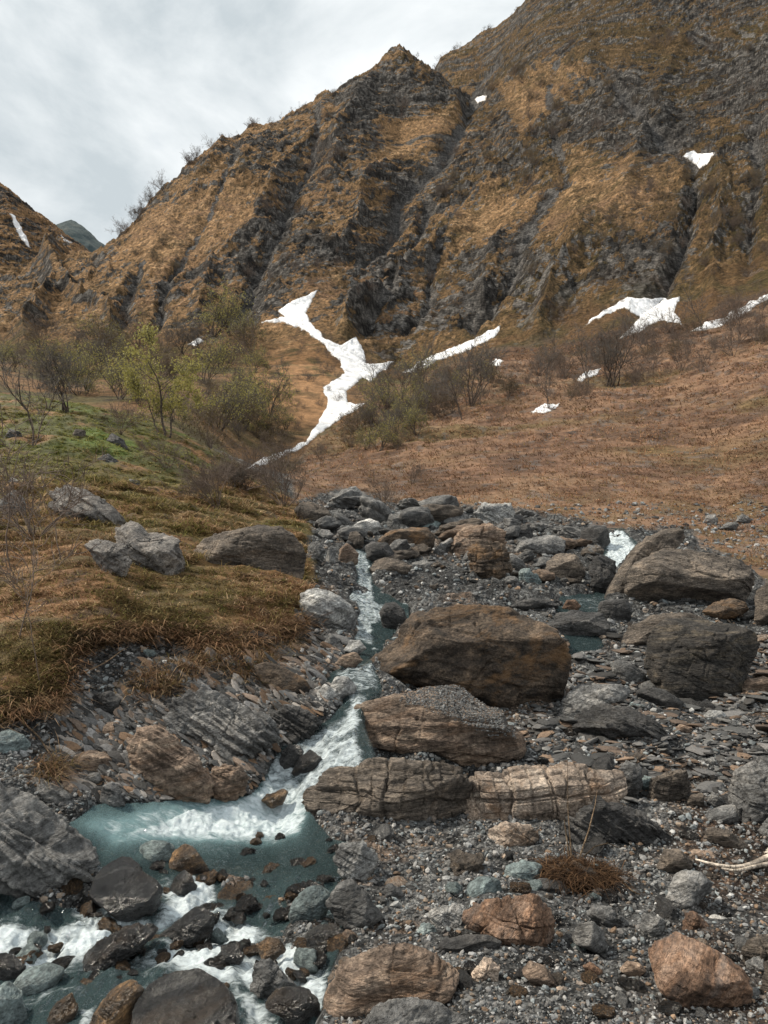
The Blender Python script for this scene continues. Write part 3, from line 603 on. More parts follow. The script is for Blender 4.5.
def outline_rock(name, label, mat, sty, pts, thick=.75, seed=None, at=None, cat=None, sink=.10, group=None, f=None, res=0, y=None):
    pts = np.array(pts, float)
    if 'pale grey outcrop' in label: pts = pts.mean(0)+(pts-pts.mean(0))*np.array((1.18, 1.05)); thick = 1.3
    seed = seed if seed is not None else int(abs(pts[0, 0]*7+pts[0, 1]*13))
    u0, u1, v0, v1 = pts[:, 0].min(), pts[:, 0].max(), pts[:, 1].min(), pts[:, 1].max()
    b = pts[np.argmax(pts[:, 1])] if at is None else at
    if y is None:
        lift_ = (.20 if b[1] > 500 else .06) if (b[0] < 310 and b[1] < 600) else 0.0
        if lift_: sink = .35
        f = f or (lambda X, Y: H0(X, Y)+lift_)
        X, Y, Z, ok = hit(b[0], b[1]-.5, 2.0, 60, f); yb = float(Y[0])
    else: yb = y
    w = (u1-u0)*yb/F; h = (v1-v0)*yb/F
    T = thick*math.sqrt(w*max(h, .45*w))
    yc = yb+.42*T
    P = np.stack([np.array(unproj(p_[0], p_[1], yc)) for p_ in pts])
    xs, zs = P[:, 0], P[:, 2]; zs = zs.copy()
    c = np.array([(xs.min()+xs.max())/2, yc, (zs.min()+zs.max())/2])
    hw, hh = (xs.max()-xs.min())/2, (zs.max()-zs.min())/2
    zs = np.where(zs < c[2], c[2]-(c[2]-zs)*(1+sink*2), zs)
    nx_, nz_ = (xs-c[0])/hw, (zs-c[2])/hh
    # densify the outline, then radius by angle
    dn = []
    for k in range(len(nx_)):
        k2 = (k+1) % len(nx_)
        for t in np.linspace(0, 1, 12, endpoint=False): dn.append((nx_[k]*(1-t)+nx_[k2]*t, nz_[k]*(1-t)+nz_[k2]*t))
    dn = np.array(dn); th = np.arctan2(dn[:, 1], dn[:, 0]); rr = np.hypot(dn[:, 0], dn[:, 1]); o_ = np.argsort(th); th, rr = th[o_], rr[o_]
    tg = np.linspace(-math.pi, math.pi, 181); rg = np.interp(tg, th, rr, period=2*math.pi)
    ks = np.exp(-.5*(np.arange(-4, 5)/1.6)**2); ks /= ks.sum(); rg = np.convolve(np.concatenate([rg[-5:-1], rg, rg[1:5]]), ks, 'same')[4:-4]
    radial = lambda t: np.interp(t, tg, rg, period=2*math.pi)
    px = u1-u0; n = (7 if px > 105 else 6 if px > 40 else 5 if px > 14 else 4)+res
    q, fc = ico(n)
    p = rock_points(q, (hw, T/2, hh), sty, seed, radial, 1.0, CUTS.get(label.split(',')[0][:34], ()))
    o = mesh_np(name, p, fc, RM[mat] if isinstance(mat, str) else mat); o.location = c
    tag(o, label, cat or name.replace('_', ' '), group)
    return o
ROCKS = [
# --- the main boulders
('boulder','biggest boulder, brown and black mottled, standing in the middle of the streambed','brown','boulder',[(352,672),(362,657),(380,643),(400,626),(415,615),(440,607),(475,600),(505,602),(535,615),(556,630),(566,642),(567,657),(563,680),(552,700),(535,717),(515,720),(490,717),(450,712),(400,706),(372,697)],.75),
('boulder','tan layered boulder capped with dark gravel, leaning in front of the biggest boulder','tan','layered',[(347,722),(350,712),(365,704),(390,698),(420,688),(440,684),(465,685),(485,695),(505,715),(520,732),(527,742),(520,752),(505,757),(495,768),(480,775),(465,770),(440,764),(410,760),(385,762),(365,755),(352,740)],.8),
('boulder','large dark brown boulder with a pale horizontal band, at the right side of the streambed','black','boulder',[(650,665),(651,640),(658,625),(675,617),(705,612),(735,621),(758,633),(760,647),(752,667),(735,686),(710,701),(695,704),(670,696),(655,683)],.8),
('boulder','wide umber boulder with fine layers, lying below the grassy edge at right','umber','boulder',[(626,590),(628,575),(640,560),(660,550),(690,547),(720,551),(742,561),(751,573),(747,590),(740,601),(720,603),(690,606),(660,606),(638,601)],.75),
('rock_slab','long tilted umber slab rising behind the wide boulder beside the right waterfall','umber','slab',[(603,600),(606,588),(618,570),(630,553),(645,538),(665,529),(690,526),(693,532),(676,542),(656,556),(640,575),(630,595),(615,603)],.6),
('boulder','broad grey brown boulder half buried in the left grass bank','umber','boulder',[(185,575),(190,554),(202,538),(227,532),(253,528),(282,527),(295,535),(305,551),(304,564),(297,578),(269,578),(242,571),(214,573)],.8),
('boulder','pale topped grey boulder between the grass bank and the left waterfall','pale','slab',[(298,602),(302,590),(315,589),(340,595),(352,606),(357,618),(355,631),(345,635),(330,632),(312,622),(300,612)],.8),
# --- upper stream, left group
('boulder','rounded brown boulder at the foot of the bare bushes above the left waterfall','umber','boulder',[(294,510),(300,503),(312,502),(325,507),(333,516),(335,524),(325,529),(312,529),(302,522)],.8),
('boulder','jagged grey rock with dead grass on its back, highest above the left waterfall','grey','crag',[(326,508),(332,498),(345,489),(355,486),(363,494),(362,503),(350,508),(335,512)],.8),
('rock_slab','nearly white flat slab above the left waterfall','pale','smooth',[(347,531),(358,522),(370,518),(379,522),(381,528),(372,534),(355,535)],.8),
('boulder','dark brown flat topped boulder right of the left waterfall','brown','boulder',[(378,541),(390,530),(410,527),(428,529),(435,537),(434,546),(428,554),(410,557),(395,557),(383,549)],.8),
('boulder','dark grey boulder touching the right side of the left waterfall','dark','boulder',[(365,546),(372,542),(388,543),(396,553),(395,558),(375,562),(366,557)],.8),
('boulder','low brown boulder below the dark one at the left waterfall foot','umber','boulder',[(369,568),(374,560),(385,557),(400,560),(412,566),(408,573),(390,578),(372,577)],.8),
('boulder','tan boulder touching the left side of the left waterfall','tan','boulder',[(338,561),(340,549),(347,543),(355,549),(360,553),(358,562),(348,569),(340,567)],.8),
('boulder','brown upright rock at the lip of the left waterfall','umber','boulder',[(348,541),(350,532),(357,531),(363,538),(364,547),(356,550)],.8),
('boulder','dark rounded rock splitting the stream below the left waterfall','dark','boulder',[(379,612),(385,603),(395,601),(403,609),(408,620),(400,627),(385,628)],.8),
('boulder','grey rounded rock at the edge of the turf beside the pale topped boulder','grey','smooth',[(288,614),(294,608),(302,613),(306,622),(299,628),(290,624)],.8),
('boulder','pale speckled rock left of the tan boulder at the left waterfall','grey','crag',[(306,556),(309,545),(317,541),(325,550),(322,561),(312,570),(307,564)],.8),
('boulder','narrow grey rock wedged left of the left waterfall','grey','boulder',[(325,557),(330,546),(336,548),(336,565),(328,569)],.8),
('boulder','grey leaning slab among rubble right of the dark brown flat topped boulder','grey','slab',[(430,554),(440,544),(452,537),(454,545),(446,554),(436,557)],.8),
('rock','low grey rock on the gravel below the leaning slab','grey','smooth',[(412,563),(425,559),(437,562),(438,567),(425,570),(413,568)],.8),
('rock','pale tan stone at the edge of the slope above the rubble','tan','smooth',[(443,513),(450,509),(457,512),(455,517),(445,518)],.8),
('boulder','pointed grey rock behind the dark brown flat topped boulder','grey','crag',[(384,529),(390,514),(400,514),(411,520),(408,529),(394,531)],.8),
('rock_slab','grey blue slab lying in the rubble behind the dark brown flat topped boulder','teal','slab',[(408,526),(415,517),(430,518),(441,523),(436,531),(420,531)],.8),
# --- upper stream, middle group
('boulder','pale grey cracked boulder on top of the middle rock pile','pale','crag',[(475,513),(480,505),(495,503),(510,504),(516,513),(514,522),(500,527),(484,525),(476,519)],.8),
('boulder','tan blocky boulder behind the dark cube shaped rock','tan','blocky',[(450,549),(458,531),(470,527),(490,524),(504,529),(506,542),(500,556),(475,558),(455,558)],.8),
('boulder','dark cube shaped rock in front of the middle rock pile','brown','blocky',[(468,547),(478,541),(500,543),(508,552),(513,570),(512,578),(500,582),(480,578),(471,573)],.8),
('boulder','oval finely layered grey boulder right of the dark cube shaped rock','grey','layered',[(514,550),(522,541),(540,535),(556,534),(565,541),(563,552),(550,558),(535,561),(520,558)],.8),
('boulder','brown grey boulder under the oval layered boulder','umber','boulder',[(544,577),(548,562),(558,553),(572,553),(583,560),(585,572),(578,584),(562,587),(550,583)],.8),
('boulder','dark rounded boulder left of the right waterfall top','dark','boulder',[(579,541),(582,530),(592,526),(605,527),(613,541),(605,550),(590,551),(581,548)],.8),
('boulder','upright dark grey boulder left of the right waterfall foot','dark','crag',[(586,588),(588,570),(595,556),(608,553),(619,560),(617,575),(608,591),(595,594)],.8),
('rock_slab','small grey slab leaning between the dark cube and the oval boulder','grey','slab',[(505,556),(512,553),(525,562),(528,568),(518,573),(510,566)],.8),
('rock','blue grey wedge shaped rock on the gravel under the oval boulder','teal','blocky',[(516,581),(519,571),(527,568),(538,575),(542,583),(532,587),(520,586)],.8),
('boulder','dark block behind the oval boulder in the middle rock pile','dark','blocky',[(514,541),(516,525),(528,523),(534,530),(531,541)],.8),
('rock','small orange stone at the pool below the right waterfall','rust','boulder',[(562,608),(567,600),(575,600),(583,607),(576,611)],.8),
('rock_outcrop','dark flat bedrock shelf below the right waterfall pool','dark','layered',[(538,624),(552,613),(580,610),(607,613),(610,626),(600,634),(570,636),(548,633)],.9),
('rock_slab','dark layered slab on the gravel between the middle pile and the bedrock shelf','dark','layered',[(508,606),(530,598),(552,600),(560,608),(540,613),(515,611)],.9),
# --- upper stream, right
('boulder','dark angular rock tucked under the left end of the wide umber boulder','dark','boulder',[(598,612),(600,602),(612,600),(625,598),(631,606),(630,618),(620,625),(605,623)],.8),
('boulder','low dark brown boulder in front of the wide umber boulder','brown','boulder',[(703,611),(715,602),(730,598),(745,602),(748,609),(735,616),(715,618)],.8),
('boulder','umber boulder cut by the right edge of the view, beside the wide boulder','umber','boulder',[(750,618),(755,600),(765,585),(790,575),(815,590),(815,620),(790,628),(760,625)],.8),
('rock','pale round stone on the turf at far right, topmost of a small heap','grey','boulder',[(702,523),(706,515),(716,514),(718,522),(710,525)],.8),
('rock','grey pointed stone at the right of the small heap on the turf','grey','crag',[(734,521),(742,514),(749,518),(745,524)],.8),
('rock','dark grey stone in the middle of the small heap on the turf','grey','crag',[(717,529),(728,522),(739,524),(735,531)],.8),
('rock_slab','umber sloping slab wedged behind the banded dark boulder','umber','slab',[(618,643),(630,627),(655,615),(690,612),(704,619),(690,632),(660,640),(640,646)],.6),
('rock','small rust stained rock left of the sloping slab','rust','boulder',[(624,638),(628,631),(636,629),(642,635),(636,641)],.8),
# --- beside the banded boulder
('boulder','light grey oval boulder right of the biggest boulder','grey','layered',[(558,712),(560,700),(575,688),(600,680),(620,682),(630,690),(626,698),(607,703),(592,710),(577,718),(565,719)],.8),
('boulder','grey leaning rock between the oval boulder and the banded dark boulder','grey','slab',[(611,669),(615,660),(630,662),(645,674),(644,684),(632,688),(618,681)],.8),
('rock_slab','dark low slab under the banded dark boulder','dark','smooth',[(634,691),(645,686),(665,690),(685,702),(681,711),(660,713),(640,706)],.8),
('rock_outcrop','black layered bedrock hump in front of the light oval boulder','dark','strata',[(566,735),(580,716),(605,706),(630,710),(655,722),(671,735),(660,741),(620,742),(580,741)],.9),
('rock','blue green stone in front of the dark low slab','teal','smooth',[(626,709),(632,702),(643,705),(648,712),(638,716)],.8),
('rock','bright bluish white stone on the dark slate at right','pale','smooth',[(703,716),(710,710),(722,711),(727,716),(718,720),(706,720)],.8),
('boulder','tan rounded boulder at the right edge beside the banded dark boulder','tan','boulder',[(743,690),(748,680),(765,677),(785,682),(785,698),(760,701),(748,698)],.8),
('rock','flat tan stone between the blue green stone and the black hump','tan','slab',[(636,717),(648,711),(664,715),(668,720),(650,722)],.8),
('rock','flat brown stone on the slate right of the black hump','tan','slab',[(668,731),(680,724),(692,727),(690,734),(672,735)],.8),
# --- left bank
('boulder','blue grey rock at the left edge below the hanging grass','teal','boulder',[(-12,748),(-6,733),(8,730),(22,735),(31,747),(27,757),(14,763),(-8,762)],.8),
('rock','pinkish layered rock above the grey slabs of the left bank','tan','layered',[(71,766),(75,755),(90,750),(110,755),(128,764),(129,772),(112,778),(85,776),(73,772)],.8),
('rock','tan broken block on the gravel chute of the left bank','tan','blocky',[(100,736),(106,724),(118,723),(126,730),(126,743),(115,747),(104,741)],.8),
('rock','small smooth grey stone under the pinkish layered rock','grey','smooth',[(79,783),(90,773),(98,773),(102,780),(95,786)],.8),
('rock','pale round stone with an orange side, under the turf edge','tan','smooth',[(151,665),(155,657),(168,656),(176,661),(173,669),(160,673)],.8),
('rock','dark blue stone left of the orange sided stone','teal','smooth',[(139,656),(145,649),(155,650),(157,656),(148,661)],.8),
('rock','grey stone directly under the turf overhang','grey','boulder',[(152,642),(156,635),(163,637),(165,644),(156,647)],.8),
('rock','dark flat rock jutting from the gravel chute of the left bank','dark','slab',[(88,704),(95,694),(110,691),(121,700),(116,711),(98,712)],.8),
('rock_slab','smooth olive brown slab on the bank above the white cascade','brown','smooth',[(254,666),(265,661),(285,668),(305,680),(316,692),(300,699),(275,699),(262,683)],.6),
('rock','pale wet rock left of the cascade top','pale','crag',[(309,705),(315,692),(325,684),(337,690),(340,700),(330,711),(315,713)],.8),
('rock','pale rounded rock at the cascade top','pale','boulder',[(328,689),(335,677),(348,676),(357,687),(353,697),(340,699)],.8),
('rock','small black rock left of the pale wet rock','wet','boulder',[(290,701),(298,694),(308,697),(312,706),(303,711),(293,709)],.8),
('rock','dark rock poking from under the turf above the olive slab','dark','boulder',[(246,641),(252,630),(265,632),(277,638),(275,648),(260,651),(248,649)],.8),
('rock','pale rock below the pale topped boulder, nearer the stream','pale','boulder',[(343,650),(350,640),(360,640),(366,648),(357,654)],.8),
('rock','dark rock with white face below the pale topped boulder','grey','crag',[(320,646),(330,633),(342,640),(346,651),(335,654)],.8),
('rock','orange streaked layered rock above the cascade top','tan','layered',[(334,663),(343,655),(355,652),(363,660),(352,668)],.8),
('rock','dark wet rock in the white cascade, upper left one','wet','boulder',[(279,763),(282,752),(290,744),(300,743),(305,752),(297,763),(285,769)],.8),
('rock','dark wet rock with orange top in the white cascade','wet','boulder',[(291,771),(300,757),(310,750),(320,756),(325,764),(311,770),(298,775)],.8),
('rock','brown wet rock at the foot of the white cascade','gold','boulder',[(260,801),(268,793),(282,788),(288,792),(283,803),(270,808)],.8),
('rock_outcrop','orange tinged broken rock at the cascade foot on the left bank','tan','crag',[(205,792),(211,770),(225,760),(240,767),(248,778),(245,791),(232,799),(215,801)],.8),
('rock_outcrop','tilted thin bedded outcrop in the middle of the left bank','tan','strata',[(128,790),(132,765),(128,742),(140,728),(158,726),(178,742),(200,762),(214,780),(208,798),(175,799),(145,797)],.5),
('rock_outcrop','dark finely bedded outcrop running up the left bank from the cascade','grey','strata',[(165,722),(172,700),(190,690),(215,692),(245,705),(275,722),(284,738),(262,748),(255,775),(235,765),(205,748)],.5),
('rock_outcrop','dark bedded rock under the olive slab at the cascade edge','dark','strata',[(262,742),(270,715),(285,704),(308,712),(322,722),(312,734),(290,744)],.6),
('rock_slab','huge grey slab sloping into the pool at the left edge','grey','strata',[(-45,800),(0,786),(25,788),(50,805),(66,830),(82,850),(100,862),(95,885),(78,905),(60,912),(40,902),(20,888),(0,882),(-45,884)],.7),
('rock_slab','wet rounded slab between the pool and the little fall','wet','smooth',[(88,902),(96,872),(113,858),(135,861),(152,878),(162,890),(157,906),(142,922),(120,924),(103,917)],.8),
('rock_slab','long narrow grey slab above the huge slab at left','grey','slab',[(24,784),(32,777),(50,783),(70,796),(78,808),(66,813),(45,802),(30,792)],.6),
('rock','tan elongated rock at the pool edge under the pinkish rock','tan','slab',[(58,790),(63,780),(75,787),(87,797),(86,804),(72,800)],.7),
('boulder','grey leaning rock left of the tan elongated rock','grey','slab',[(100,800),(104,785),(112,782),(122,792),(126,803),(114,806)],.7),
# --- in the rapids
('rock','golden rock breaking the water at the pool outlet','gold','boulder',[(170,866),(172,853),(182,844),(195,850),(205,860),(210,868),(195,872),(180,872)],.8),
('rock','black rock below the golden rock in the rapids','wet','boulder',[(169,892),(174,878),(183,871),(192,876),(197,887),(186,896),(175,899)],.8),
('boulder','blue green rounded rock at the right side of the rapids','teal','boulder',[(288,913),(292,903),(303,892),(320,887),(330,893),(331,906),(322,919),(305,924),(292,920)],.8),
('boulder','white faced pointed rock at the gravel edge of the rapids','pale','crag',[(334,860),(340,845),(355,838),(366,835),(370,848),(378,855),(377,863),(368,879),(350,880),(340,870)],.8),
('rock','black and white banded rock beside the blue green rounded rock','grey','layered',[(326,902),(335,886),(350,882),(368,895),(373,905),(386,915),(381,926),(360,930),(345,922),(332,914)],.8),
('rock_slab','black angular slab across the middle of the rapids','wet','layered',[(154,937),(175,922),(190,910),(203,907),(213,918),(213,933),(195,940),(170,943)],.8),
('boulder','broad wet boulder under thin water at the lower edge of the rapids','wet','smooth',[(130,1024),(140,992),(165,976),(195,971),(215,986),(235,1010),(240,1045),(180,1062),(135,1052)],.8),
('rock_slab','dark wet slab near the brown layered boulder in the rapids','wet','slab',[(265,1003),(275,990),(300,990),(318,1000),(321,1013),(305,1022),(285,1015)],.8),
('rock','marbled black and white rock in the lower rapids','grey','crag',[(249,988),(256,966),(268,960),(281,970),(298,985),(291,994),(265,998)],.8),
('rock','black rock at the left edge below the foam','wet','boulder',[(-22,964),(0,955),(20,959),(27,966),(15,980),(-20,984)],.8),
('rock','grey wet flat rock left of the layered black ridge','teal','smooth',[(8,988),(25,971),(45,965),(63,972),(56,987),(35,993),(20,995)],.8),
('rock_outcrop','layered black ridge along the lower edge of the foam','wet','strata',[(73,963),(95,945),(120,932),(150,926),(159,930),(142,947),(112,968),(90,971)],.7),
('rock','orange rock low in the left rapids','gold','boulder',[(47,1018),(58,1000),(70,994),(79,1008),(73,1025),(55,1028)],.8),
('boulder','brown wet boulder between the orange rock and the broad wet boulder','gold','boulder',[(86,1036),(95,1010),(113,990),(130,982),(143,990),(136,1022),(120,1044)],.8),
('rock','bluish wet rock in the lower left corner','teal','boulder',[(-22,1036),(-12,990),(5,984),(20,998),(29,1015),(17,1036)],.8),
('rock','small dark rock in the middle of the lower rapids','wet','boulder',[(215,958),(222,946),(236,944),(246,954),(240,964),(224,966)],.8),
('rock','brown rock beside the gravel edge of the lower rapids','gold','boulder',[(256,948),(266,938),(280,940),(286,950),(274,958),(262,957)],.8),
('rock','dark low rock under the banded rock','wet','slab',[(305,935),(316,926),(336,926),(346,934),(336,943),(316,943)],.8),
# --- foreground right
('boulder','brown finely layered boulder at the bottom edge beside the rapids','tan','layered',[(320,1012),(328,990),(340,970),(360,955),(385,946),(405,945),(425,952),(445,965),(457,975),(453,986),(432,994),(412,1003),(385,1018),(360,1034),(335,1034)],.85),
('boulder','grey dome shaped boulder cut by the bottom edge','grey','layered',[(358,1034),(375,1013),(400,1004),(425,1004),(450,1009),(473,1022),(482,1044),(420,1064),(370,1054)],.8),
('rock_slab','dark bar shaped slab behind the brown layered boulder','dark','smooth',[(435,954),(440,943),(460,938),(490,933),(503,939),(501,948),(480,956),(450,961)],.6),
('boulder','bright rust orange boulder in the foreground gravel','rust','blocky',[(462,922),(475,910),(495,900),(515,892),(540,897),(555,910),(565,930),(563,950),(551,955),(530,950),(510,941),(490,935),(470,932)],.9),
('boulder','rounded blue green boulder behind the rust orange boulder','teal','smooth',[(462,902),(468,885),(485,876),(500,878),(508,888),(500,899),(480,907)],.8),
('rock','pale grey rock left of the rust orange boulder','pale','crag',[(428,916),(432,905),(445,903),(465,905),(471,912),(460,923),(445,928),(432,923)],.8),
('rock','small pale blue stone in front of the pale grey rock','teal','blocky',[(416,933),(420,924),(430,923),(437,930),(432,939),(420,940)],.8),
('rock','pink and white stone right of the dark bar shaped slab','ledge','blocky',[(471,974),(482,958),(492,957),(501,965),(497,981),(488,987),(476,982)],.8),
('rock','grey triangular stone alone on the fine gravel','grey','boulder',[(378,896),(385,885),(392,881),(404,893),(400,901),(388,901)],.8),
('boulder','rust and grey rounded boulder in the lower right foreground','rust','layered',[(652,960),(660,948),(680,940),(700,944),(725,957),(742,969),(749,985),(746,1001),(726,1010),(705,1017),(685,1017),(670,1002),(658,982)],.9),
('rock','grey rock with a flat top right of the rust orange boulder','grey','crag',[(587,916),(592,908),(610,907),(628,917),(634,925),(620,933),(605,929),(592,923)],.8),
('rock','upright grey rock below the flat topped grey rock','grey','boulder',[(572,940),(580,923),(592,919),(603,930),(608,945),(600,953),(588,946)],.8),
('rock','grey five sided stone in the middle of the foreground gravel','grey','blocky',[(640,931),(645,915),(655,914),(667,922),(663,937),(648,942)],.8),
('rock','stone half slate grey and half ochre','rust','blocky',[(682,931),(685,914),(695,912),(709,925),(706,933),(690,937)],.8),
('rock','small white stone right of the half ochre stone','pale','smooth',[(707,921),(715,914),(728,919),(726,926),(712,927)],.8),
('boulder','grey lichen spotted boulder between the driftwood and the grey stones','grey','boulder',[(657,898),(668,885),(685,873),(700,871),(712,880),(714,893),(700,904),(685,914),(665,911)],.8),
('boulder','brown boulder at the right edge above the lower corner','umber','blocky',[(740,952),(750,940),(765,937),(787,944),(789,970),(760,975),(745,964)],.8),
('boulder','grey brown boulder in the lower right corner','umber','boulder',[(757,985),(765,962),(785,955),(810,970),(810,1000),(780,1006),(762,998)],.8),
('rock','tan wedge stone in front of the rust orange boulder','tan','slab',[(522,973),(530,963),(545,968),(559,985),(556,994),(540,992)],.8),
('rock','thin orange red stone on the wet sand','rust','slab',[(583,967),(590,962),(602,969),(602,975),(588,974)],.8),
('rock','curled tan stone on the wet sand','tan','smooth',[(620,970),(628,962),(640,964),(646,970),(632,977)],.8),
('rock_slab','black flat slab at the foot of the dead grass mound','dark','slab',[(522,889),(540,880),(560,881),(572,890),(552,898),(530,897)],.8),
('boulder','reddish grey block with pits near the right end of the ledge','umber','blocky',[(648,797),(652,780),(665,772),(685,770),(693,785),(691,799),(675,804),(655,802)],.8),
('rock','pale upright fin at the right end of the ledge','grey','slab',[(618,797),(620,769),(628,761),(640,765),(642,785),(633,797),(624,799)],.8),
('boulder','large fractured grey boulder at the right edge','grey','blocky',[(730,817),(734,790),(740,770),(760,760),(790,755),(812,780),(812,827),(780,833),(750,827)],.8),
('rock','smooth long grey rock left of the large fractured boulder','grey','smooth',[(703,816),(715,809),(735,805),(746,813),(745,823),(725,826),(710,824)],.8),
('rock','small blue stone left of the pitted reddish block','teal','blocky',[(638,786),(645,776),(652,778),(653,788),(644,791)],.8),
('rock','round brown stone right of the pitted reddish block','umber','boulder',[(686,806),(692,795),(702,793),(707,803),(698,811)],.8),
('rock','grey angular stone above the smooth long rock','grey','crag',[(706,801),(713,792),(722,798),(727,806),(718,812),(710,810)],.8),
('boulder','grey rounded boulder at the right edge above the driftwood','grey','boulder',[(756,837),(762,822),(775,815),(797,820),(797,842),(770,845)],.8),
('rock_outcrop','dark curved bedrock fold right of the dead grass mound','dark','strata',[(556,842),(568,822),(585,807),(605,801),(630,808),(655,824),(676,838),(684,847),(665,853),(640,846),(600,842)],.55),
('rock_outcrop','brown ribbed slab lying before the smooth long rock','umber','layered',[(698,836),(710,826),(730,832),(750,843),(746,852),(720,849)],.7),
('rock','flat pale tan stone above the driftwood','tan','smooth',[(687,856),(695,850),(712,852),(717,858),(702,863)],.8),
('rock','brown layered stone left of the flat pale tan stone','umber','layered',[(657,867),(665,850),(680,849),(694,862),(691,872),(670,872)],.8),
('rock','blue grey stone resting on the dead grass mound','teal','smooth',[(584,869),(590,863),(600,865),(603,873),(592,877),(585,875)],.8),
('rock_outcrop','dark end of the rock ledge in front of the cascade','umber','blocky',[(303,817),(306,795),(318,777),(332,767),(380,764),(430,765),(463,772),(468,790),(465,824),(420,827),(330,827)],.6),
('rock_outcrop','tan fractured right half of the rock ledge','ledge','blocky',[(459,827),(460,790),(478,772),(520,765),(560,764),(600,770),(624,772),(626,792),(608,803),(580,810),(560,824),(500,828)],.6),
('rock','tan crumbling rock below the right half of the ledge','ledge','crag',[(484,845),(490,830),(510,823),(532,826),(540,838),(522,847),(500,849)],.8),
('rock','grey blue slab behind the rounded blue green boulder','teal','slab',[(500,880),(506,868),(525,861),(542,866),(540,878),(522,886)],.8),
# --- rocks in the turf
('rock_outcrop','upper pale grey outcrop slanting through the left grass bank','outcrop','strata',[(60,506),(59,490),(65,483),(80,490),(105,500),(121,514),(112,520),(90,516),(70,513)],.7),
('rock_outcrop','lower pale grey outcrop beside the half buried broad boulder','outcrop','crag',[(112,548),(118,526),(130,517),(150,528),(175,540),(179,556),(176,574),(165,573),(150,563),(130,552)],.7),
('boulder','square grey boulder in front of the lower pale outcrop','outcrop','crag',[(85,546),(90,540),(110,538),(125,544),(132,558),(126,568),(108,570),(97,558)],.7),
('boulder','grey boulder in the grass at the left edge','grey','boulder',[(-8,507),(5,495),(15,490),(24,499),(25,509),(2,512)],.7),
('rock','small grey rock behind the grey boulder at the left edge','grey','boulder',[(6,486),(12,477),(19,481),(19,488),(10,489)],.7),
('rock','brown grey round rock highest on the green knoll','umber','boulder',[(71,437),(76,429),(85,430),(87,437),(79,441)],.7),
('rock','dark slanting rock right of the round rock on the green knoll','dark','slab',[(107,441),(112,433),(122,439),(130,447),(121,450)],.7),
('rock','dark long rock below the slanting rock on the green knoll','dark','slab',[(97,459),(108,454),(120,462),(123,469),(108,469)],.7),
('rock','grey low rock at the lower edge of the green knoll','grey','boulder',[(120,486),(130,479),(140,481),(143,489),(128,490)],.7),
('rock','flat dark rock at the left end of the green knoll','dark','slab',[(4,438),(10,429),(20,431),(25,439),(15,443)],.7),
('rock','grey stone alone on the right hand slope','grey','crag',[(729,452),(734,448),(742,449),(745,453),(736,455)],.7),
]
for (nm, lb, mt_, st_, pts, th_) in ROCKS:
    grass = lb.endswith(('knoll', 'edge')) and max(p[1] for p in pts) < 520
    outline_rock(nm, lb, mt_, st_, pts, th_)
# ------------------------------------------------------------------ loose stones, gravel and slate flakes
def euler_mats(rx, ry, rz):
    cx, sx, cy, sy, cz, sz = np.cos(rx), np.sin(rx), np.cos(ry), np.sin(ry), np.cos(rz), np.sin(rz)
    R = np.empty((len(rx), 3, 3))
    R[:, 0, 0] = cz*cy; R[:, 0, 1] = cz*sy*sx-sz*cx; R[:, 0, 2] = cz*sy*cx+sz*sx
    R[:, 1, 0] = sz*cy; R[:, 1, 1] = sz*sy*sx+cz*cx; R[:, 1, 2] = sz*sy*cx-cz*sx
    R[:, 2, 0] = -sy; R[:, 2, 1] = cy*sx; R[:, 2, 2] = cy*cx
    return R
def mat_vcol(name, rough=.8, sp=.3, bump=.5, nscale=30, translucent=0.0):
    m, nt, b, out = new_mat(name)
    at = nd(nt, 'ShaderNodeAttribute', attribute_name='Col'); geo = nd(nt, 'ShaderNodeNewGeometry')
    n1 = noise(nt, geo.outputs['Position'], nscale, 5, .7)
    c = mul(nt, at.outputs['Color'], ramp(nt, n1, [(.3, (.5, .5, .5)), (.5, (1, 1, 1)), (.72, (1.4, 1.4, 1.4))]))
    nt.links.new(c, b.inputs['Base Color']); b.inputs['Roughness'].default_value = rough; b.inputs['Specular IOR Level'].default_value = sp
    if bump:
        bp = nd(nt, 'ShaderNodeBump', {'Strength': bump, 'Distance': .02, 'Height': n1}); nt.links.new(bp.outputs[0], b.inputs['Normal'])
    return m
PAL = 1.2*np.array([(.10,.102,.102),(.15,.153,.153),(.21,.212,.21),(.07,.07,.07),(.045,.045,.045),(.135,.150,.153),(.16,.178,.18),(.30,.30,.29),(.15,.125,.105),(.19,.15,.115),(.10,.10,.095),(.12,.118,.112),(.085,.082,.078),(.13,.13,.125),(.17,.115,.075),(.055,.054,.052),(.24,.235,.225),(.11,.105,.10)])
